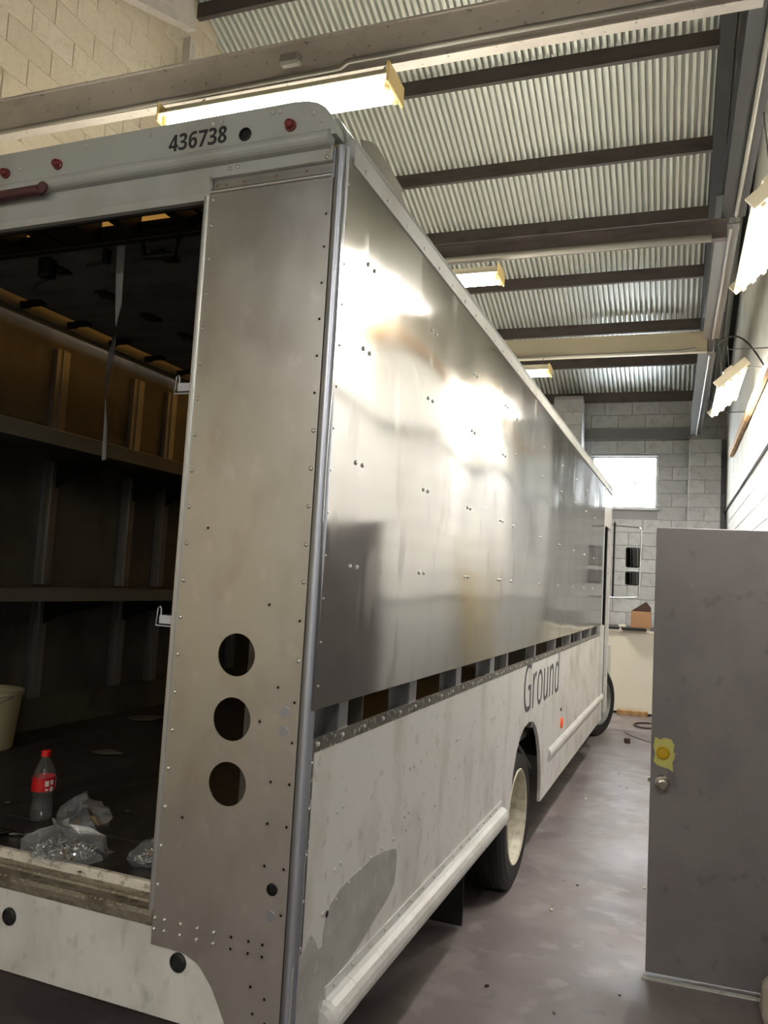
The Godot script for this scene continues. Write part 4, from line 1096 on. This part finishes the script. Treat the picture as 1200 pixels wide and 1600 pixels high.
func cab(t):
	var st
	# pillar, open sliding doorway, front quarter
	st = S(); rbox(st, V(-0.015, 1.62, -6.63), V(0.05, 2.42, 0.07), 0.008)
	obj("cab_pillar", st, M.cap_grey, t)
	st = S(); boxr(st, -0.02, 0.004, 2.42, 2.83, -7.42, -6.67)
	obj("door_header", st, M.van_white, t)
	st = S(); boxr(st, -0.02, 0.004, 0.40, 1.38, -6.95, -6.58)
	obj("step_panel", st, M.van_grime, t)
	st = S(); boxr(st, -0.06, -0.03, 0.42, 2.42, -6.98, -6.67); boxr(st, -0.01, 0.006, 0.42, 2.42, -7.0, -6.965)
	obj("doorway_dark", st, M.black_iron, t)  # near-black sheets filling the open doorway in place of its shade
	st = S(); plate(st, PV([0.0, -7.30, -0.02, -7.42, -0.10, -7.9, -0.24, -8.5, -0.5, -9.0, -1.85, -9.0, -2.1, -8.5, -2.24, -7.9, -2.34, -7.42, -2.34, -7.30]), V(0, 1.12, 0), V(1, 0, 0), V(0, 0, 1), V(0, 1, 0), 0.10)
	obj("hood_top", st, M.van_white, t)
	st = S(); boxr(st, -0.035, 0.002, 0.42, 2.83, -7.46, -7.32)
	obj("front_pillar", st, M.van_white, t)
	st = S()
	prism(st, [Vector2(0.0, -7.46), Vector2(-0.12, -7.72), Vector2(-0.5, -7.95), Vector2(-1.17, -8.0), Vector2(-1.85, -7.95), Vector2(-2.22, -7.72), Vector2(-2.34, -7.46)], V(0, 1.14, 0), V(1, 0, 0), V(0, 0, 1), V(0, 1.55, 0), false)
	obj("windscreen", st, M.cab_glass, t)
	st = S(); plate(st, PV([0.0, -7.28, 0.0, -7.46, -0.12, -7.74, -0.5, -7.98, -1.17, -8.03, -1.85, -7.98, -2.22, -7.74, -2.34, -7.46, -2.34, -7.28]), V(0, 2.95, 0), V(1, 0, 0), V(0, 0, 1), V(0, 1, 0), 0.26)
	obj("front_cap", st, M.van_white, t)
	st = S()
	plate(st, PV([-7.46, 0.55, -7.46, 1.12, -8.9, 1.05, -8.95, 0.55, -8.72, 0.55, -8.66, 0.70, -8.52, 0.82, -8.30, 0.87, -8.08, 0.82, -7.94, 0.70, -7.88, 0.55]), V(-0.10, 0, 0), V(0.0, 0, 1), V(0, 1, 0), V(1, 0, 0), 0.03)
	obj("front_fender", st, M.van_white, t)
	st = S(); boxr(st, -2.2, -0.13, 0.5, 1.05, -9.0, -8.95)
	obj("grille_panel", st, M.van_white, t)
	st = S(); boxr(st, -2.3, -0.06, 0.45, 0.52, -7.9, -6.6); boxr(st, -2.3, -0.3, 0.52, 1.1, -7.5, -7.46)
	obj("cab_floor", st, M.underbody, t)
	st = S(); rbox(st, V(-0.085, 1.17, -7.75), V(0.03, 0.10, 0.16), 0.01)
	obj("turn_lamp", st, M.black_iron, t)
	st = S(); rbox(st, V(-0.085, 0.98, -8.0), V(0.05, 0.08, 0.10), 0.01)
	obj("hood_latch", st, M.black_iron, t)
	# side mirror on its tube loop
	st = S()
	var z = -7.60
	tube(st, [V(-0.02, 2.50, z), V(0.0, 2.50, z), V(0.05, 2.49, z), V(0.28, 2.475, z), V(0.305, 2.465, z), V(0.315, 2.44, z), V(0.30, 1.72, z), V(0.29, 1.69, z), V(0.26, 1.68, z), V(0.05, 1.665, z), V(-0.06, 1.67, z)], 0.009, 8)
	var ma = obj("mirror_arm", st, M.chrome, t)
	for q in [[0.229, 2.135, 0.135, 0.215], [0.229, 1.90, 0.135, 0.14]]:
		var tb = Basis(Vector3.UP, -0.16) * Basis(Vector3.RIGHT, 0.10)
		st = S(); rbox(st, V(q[0], q[1], z + 0.03), V(q[2] + 0.016, q[3] + 0.016, 0.05), 0.014, tb)
		var mh = obj("mirror_head", st, M.black_iron, ma)
		st = S(); rbox(st, V(q[0], q[1], z + 0.03) + tb.z * 0.0255, V(q[2] - 0.012, q[3] - 0.012, 0.004), 0.001, tb)
		obj("mirror_glass", st, M.mirror_glass, mh)
		st = S(); tube(st, [V(q[0], q[1], z), V(0.305, q[1], z)], 0.008, 6)
		obj("clamp", st, M.black_iron, mh)
	st = S(); rbox(st, V(0.03, 2.10, -7.52), V(0.02, 0.85, 0.09), 0.01)
	obj("door_glass", st, M.cab_glass, t)

# ---------------------------------------------------------------- loose things
func crumpled(st, rings, seed, amp, n = 18):   # rings: [centre, rx, ry basis radii]; a lumpy closed skin
	var nz = FastNoiseLite.new(); nz.seed = seed; nz.frequency = 9.0; nz.fractal_octaves = 2
	var vs = []
	for r in rings:
		var row = []
		for k in n:
			var a = TAU * k / n
			var p = r[0] + V(cos(a) * r[1], 0, sin(a) * r[2])
			var d = nz.get_noise_3dv(p * 1.6) * amp
			row.append(p + V(cos(a) * d, max(d * 0.6, -p.y + 0.001), sin(a) * d))
		vs.append(row)
	for i in vs.size() - 1:
		for k in n:
			var k2 = (k + 1) % n
			quad(st, vs[i][k], vs[i + 1][k], vs[i + 1][k2], vs[i][k2], vs[i][k] - rings[i][0] + V(0, 0.01, 0))

func props():
	var st; var o; var t
	var FY = 0.861
	# ---- bottle
	t = thing("soda_bottle", "clear plastic soda bottle with red cap and red label on the van floor", "bottle", Transform3D(Basis(Vector3.UP, 0.4), V(-1.143, FY, -0.36)))
	st = S()
	lathe(st, [[0.0, 0.004], [0.018, 0.0], [0.030, 0.003], [0.035, 0.014], [0.0355, 0.04], [0.032, 0.062], [0.0315, 0.075], [0.035, 0.092], [0.0365, 0.100], [0.0365, 0.142], [0.035, 0.155], [0.029, 0.172], [0.020, 0.190], [0.0135, 0.204], [0.0125, 0.212], [0.0125, 0.222]], Transform3D(), 28)
	obj("bottle_body", st, M.bottle_plastic, t)
	st = S(); lathe(st, [[0.016, 0.208], [0.0158, 0.209], [0.0158, 0.224], [0.0145, 0.2265], [0.0, 0.2265]], Transform3D(), 22)
	obj("bottle_cap", st, M.cap_red, t)
	st = S(); lathe(st, [[0.0372, 0.098], [0.0372, 0.143]], Transform3D(), 28)
	var lab = obj("bottle_label", st, M.label_red, t)
	for q in [[-0.1, 0.125, 0.012, 0.018], [0.35, 0.127, 0.010, 0.015], [0.35, 0.106, 0.012, 0.014], [1.1, 0.122, 0.004, 0.034], [-0.1, 0.105, 0.010, 0.006]]:
		st = S()
		var a = q[0] + 0.75
		var dd = V(sin(a), 0, cos(a)); var tx = V(cos(a), 0, -sin(a))
		box(st, dd * 0.0372 + V(0, q[1], 0), V(q[2], q[3], 0.0012), Basis(tx, V(0, 1, 0), dd))
		obj("label_print", st, M.label_white, lab)
	st = S(); lathe(st, [[0.0, 0.006], [0.033, 0.006], [0.034, 0.014], [0.034, 0.022], [0.0, 0.022]], Transform3D(), 24)
	# ---- bags with screws
	bag("screw_bag", "clear bag heaped with silver screws lying over the white sill kerb", V(-0.83, FY + 0.004, -0.13), 0.13, 0.085, 0.10, 300, 7, 0.3)
	bag("rivet_bag", "clear bag of silver rivets half behind the doorway edge", V(-0.585, FY + 0.002, -0.235), 0.075, 0.06, 0.065, 170, 9, 1.0)
	bag("empty_bag", "empty crumpled clear plastic bag beside the soda bottle", V(-1.01, FY, -0.42), 0.115, 0.07, 0.085, 0, 11, -0.5)
	# ---- snips by the sill
	t = thing("tin_snips", "open cutting pliers with black handles by the doorway sill", "pliers", Transform3D(Basis(Vector3.UP, 0.5), V(-1.10, FY + 0.006, -0.19)))
	st = S(); plate(st, PV([0.0, -0.006, 0.075, -0.002, 0.085, 0.004, 0.0, 0.01]), V(0, 0.004, 0), V(1, 0, 0), V(0, 0, -1), V(0, 1, 0), 0.004)
	plate(st, PV([0.0, 0.0, 0.06, -0.03, 0.066, -0.026, 0.0, 0.012]), V(0, 0.008, 0), V(1, 0, 0), V(0, 0, -1), V(0, 1, 0), 0.004)
	obj("blade", st, M.screw_steel, t)
	for sg in [-1.0, 1.0]:
		st = S(); tube(st, [V(0.0, 0.006, 0), V(-0.04, 0.008, 0.02 * sg), V(-0.11, 0.006, 0.035 * sg)], [0.007, 0.008, 0.007], 8)
		obj("handle", st, M.black_iron, t)
	# ---- scraps and loose screws on the van floor
	for q in [[-1.60, -1.22, 0.08, "torn grey offcut lying on the bare van floor past the soda bottle"], [-2.0, -2.0, 0.12, "large pale sheet scrap deep in the van under the lower shelf"], [-1.36, -0.42, 0.015, "small bright scrap on the van floor beside the pliers"], [-0.72, -0.08, 0.008, "tiny scrap lying in the groove of the doorway sill"], [-0.95, -0.56, 0.012, "small bright scrap just behind the empty plastic bag"]]:
		st = S()
		var pl = PackedVector2Array()
		for k in 7: pl.append(Vector2(cos(TAU * k / 7), sin(TAU * k / 7) * 0.6) * q[2] * rng.randf_range(0.6, 1.1))
		plate(st, pl, V(q[0], (FY if q[1] < -0.12 else 0.845) + 0.012, q[1]), V(1, 0.05, 0), V(0, 0.06, -1), V(0, 1, 0), 0.003)
		tag(obj("metal_scrap", st, M.raw_strip if q[2] < 0.05 else M.shelf_metal), q[3], "scrap", "offcuts on the van floor")
	# ---- bucket inside the van
	t = thing("bucket", "grubby beige plastic bucket standing in the dark cargo bay", "bucket", Transform3D(Basis(), V(-2.10, FY, -1.0)))
	st = S(); lathe(st, [[0.0, 0.0], [0.105, 0.0], [0.112, 0.01], [0.135, 0.245], [0.142, 0.248], [0.142, 0.265], [0.132, 0.268], [0.128, 0.255], [0.104, 0.012], [0.0, 0.012]], Transform3D(), 28)
	obj("bucket_body", st, M.bucket_beige, t)
	st = S(); tube(st, [V(-0.14, 0.245, 0), V(-0.10, 0.20, 0.105), V(0, 0.175, 0.14), V(0.10, 0.20, 0.105), V(0.14, 0.245, 0)], 0.003, 6)
	obj("handle", st, M.steel_grey, t)
	# ---- workbench at the far wall, box and clutter on it
	var tb = TB * Transform3D(Basis(), V(-0.3, 0, -12.15))
	t = thing("workbench", "white-fronted workbench against the far block wall", "workbench", tb)
	st = S(); boxr(st, -1.3, 0.95, 0.03, 1.17, -0.03, 0.0)
	obj("front_board", st, M.bench_white, t)
	st = S(); boxr(st, -1.3, 0.95, 1.17, 1.20, -0.60, 0.02)
	obj("worktop", st, M.bench_white, t)
	for x in [-1.28, 0.93]:
		st = S(); boxr(st, x - 0.02, x + 0.02, 0, 1.17, -0.58, -0.03)
		obj("end_panel", st, M.bench_white, t)
	t = thing("cardboard_box", "open tan cardboard box with raised flap on the white workbench", "box", TB * Transform3D(Basis(Vector3.UP, 0.05), V(-0.40, 1.235, -12.25)))
	for q in [[-0.14, 0.14, 0.0, 0.24, -0.006, 0.0], [-0.14, 0.14, 0.0, 0.24, -0.2, -0.194], [-0.14, -0.134, 0.0, 0.24, -0.2, 0.0], [0.134, 0.14, 0.0, 0.24, -0.2, 0.0], [-0.14, 0.14, 0.0, 0.006, -0.2, 0.0]]:
		st = S(); boxr(st, q[0], q[1], q[2], q[3], q[4], q[5])
		obj("side", st, M.cardboard, t)
	st = S(); plate(st, PV([-0.14, 0.24, 0.0, 0.24, 0.14, 0.24, 0.14, 0.30, 0.07, 0.385]), V(0, 0, -0.19), V(1, 0, 0), V(0, 1, 0), V(0, 0, 1), 0.004)
	obj("flap", st, M.cardboard_dark, t)
	var junk = [[-0.80, 1.20, 12.22, 0.20, 0.03, 0.2, "clutter_black", "flat black tool case"], [-0.50, 1.20, 12.2, 0.34, 0.032, 0.3, "clutter_black", "thin black tray under the cardboard box"], [-0.66, 1.232, 12.25, 0.10, 0.035, 0.08, "bench_white", "small white crumpled packet"], [-0.2, 1.20, 12.25, 0.14, 0.04, 0.16, "steel_grey", "grey metal tin"]]
	for q in junk:
		st = S(); rbox(st, V(0, q[4] / 2, 0), V(q[3], q[4], q[5]), 0.006)
		o = obj("tool_tray" if q[6] == "clutter_black" else "packet", st, M[q[6]]); o.transform = TB * Transform3D(Basis(Vector3.UP, 0.1), V(q[0], q[1], -q[2]))
		tag(o, q[7] + " on the white workbench", "tray" if q[6] == "clutter_black" else "packet")
	# ---- floor odds and ends near the far wall
	st = S(); rbox(st, V(0, 0.035, 0), V(0.42, 0.07, 0.09), 0.004)
	o = obj("timber_offcut", st, M.timber); o.transform = TB * Transform3D(Basis(Vector3.UP, 0.06), V(-0.48, 0, -12.05)); tag(o, "pale timber offcut at the foot of the white workbench", "timber")
	st = S()
	var p = []
	for i in 25:
		var a = TAU * i / 24.0 * 0.92
		p.append(V(0.30 + 0.17 * cos(a) + 0.004 * i, 0.012, -9.42 + 0.22 * sin(a)))
	tube(st, p, 0.011, 6)
	tag(obj("air_hose", st, M.hose_maroon), "maroon air hose looped on the floor before the workbench", "hose")
	st = S()
	tube(st, [V(0.10, 0.006, -8.75), V(0.22, 0.006, -8.5), V(0.40, 0.006, -8.25), V(0.6, 0.006, -8.1)], 0.004, 5)
	tag(obj("floor_wire", st, M.steel_grey), "thin grey wire lying across the concrete floor", "wire")
	st = S(); rbox(st, V(0.196, 0.027, -8.02), V(0.06, 0.054, 0.05), 0.006, Basis(Vector3.UP, 0.4))
	tag(obj("timber_chock", st, M.cardboard_dark), "small dark block lying on the floor near the front wheel", "block")
	for i in 12:
		st = S()
		var c = V(rng.randf_range(0.05, 0.72), 0.0, rng.randf_range(-6.5, -1.2))
		var r = rng.randf_range(0.004, 0.010)
		rbox(st, c + V(0, r * 0.5, 0), V(r * 2, r, r * 1.2), r * 0.2, Basis(Vector3.UP, rng.randf() * 3.0))
		tag(obj("floor_chip", st, M[["screw_steel", "cardboard_dark", "bench_white"][i % 3]]), "tiny %s chip of debris on the concrete floor beside the van" % ["shiny", "dark", "white"][i % 3], "debris", "%s debris chips on the floor" % ["shiny", "dark", "white"][i % 3])
	# ---- pale sack by the door
	st = S()
	crumpled(st, [[V(0, 0.0, 0), 0.16, 0.14], [V(0, 0.06, 0), 0.175, 0.15], [V(0.005, 0.16, 0), 0.165, 0.14], [V(0.015, 0.25, 0), 0.13, 0.11], [V(0.02, 0.31, 0), 0.07, 0.06], [V(0.02, 0.33, 0), 0.0, 0.0]], 3, 0.02, 24)
	o = obj("sack", st, M.sack_pale); o.position = V(1.335, 0, -1.96); tag(o, "pale plaster sack slumped on the floor before the grey door", "sack")
	# ---- yellow webbing slings hanging on the side wall behind the door
	for q in [[8.0, 2.28, 0.2, 0.12], [8.35, 1.9, 0.2, 1.25]]:
		st = S()
		p = []
		for i in 10:
			var u = i / 9.0
			p.append([V(0.66 - 0.03 * sin(u * 3.0), lerp(q[1], q[2], u), -(q[0] + q[3] * u * u)), 0.05 + 0.06 * sin(u * PI)])
		for i in 9:
			var a = p[i]; var b = p[i + 1]
			for e in [-0.002, 0.002]:
				quad(st, a[0] + V(e, 0, -a[1]), a[0] + V(e, 0, a[1]), b[0] + V(e, 0, b[1]), b[0] + V(e, 0, -b[1]), V(e, 0, 0))
		o = obj("webbing_sling", st, M.yellow_web); o.transform = TB
		tag(o, "yellow webbing sling hanging %s on the side wall behind the door" % ["straight", "slanted"][0 if q[3] < 0.5 else 1], "sling")

func bag(called, label, at, rx, rz, h, n, seed, turn):
	var t = thing(called, label, "plastic bag", Transform3D(Basis(Vector3.UP, turn), at))
	var st = S()
	crumpled(st, [[V(0, 0.001, 0), rx, rz], [V(0, h * 0.2, 0), rx * 1.02, rz * 1.02], [V(-rx * 0.05, h * 0.45, 0), rx * 0.8, rz * 0.8], [V(-rx * 0.1, h * 0.7, 0), rx * 0.45, rz * 0.45], [V(-rx * 0.12, h * 0.85, 0), rx * 0.12, rz * 0.14], [V(-rx * 0.15, h * 1.05, 0), rx * 0.18, rz * 0.05]], seed, rx * 0.35, 20)
	obj("film", st, M.bag_film, t)
	if n:
		var r2 = RandomNumberGenerator.new(); r2.seed = seed
		st = S()
		for i in n:
			var a = r2.randf() * TAU; var q = sqrt(r2.randf()) * 0.72
			var y = 0.006 + r2.randf() * h * 0.5 * (1.0 - q)
			var c = V(cos(a) * rx * q, y, sin(a) * rz * q)
			var d = V(r2.randf_range(-1, 1), r2.randf_range(-0.5, 0.5), r2.randf_range(-1, 1)).normalized() * 0.009
			tube(st, [c - d, c + d * 0.7, c + d * 0.71, c + d], [0.0018, 0.0018, 0.004, 0.004], 5)
		var s = obj("screws", st, M.screw_steel, t)
		s.set_meta("kind", "stuff")
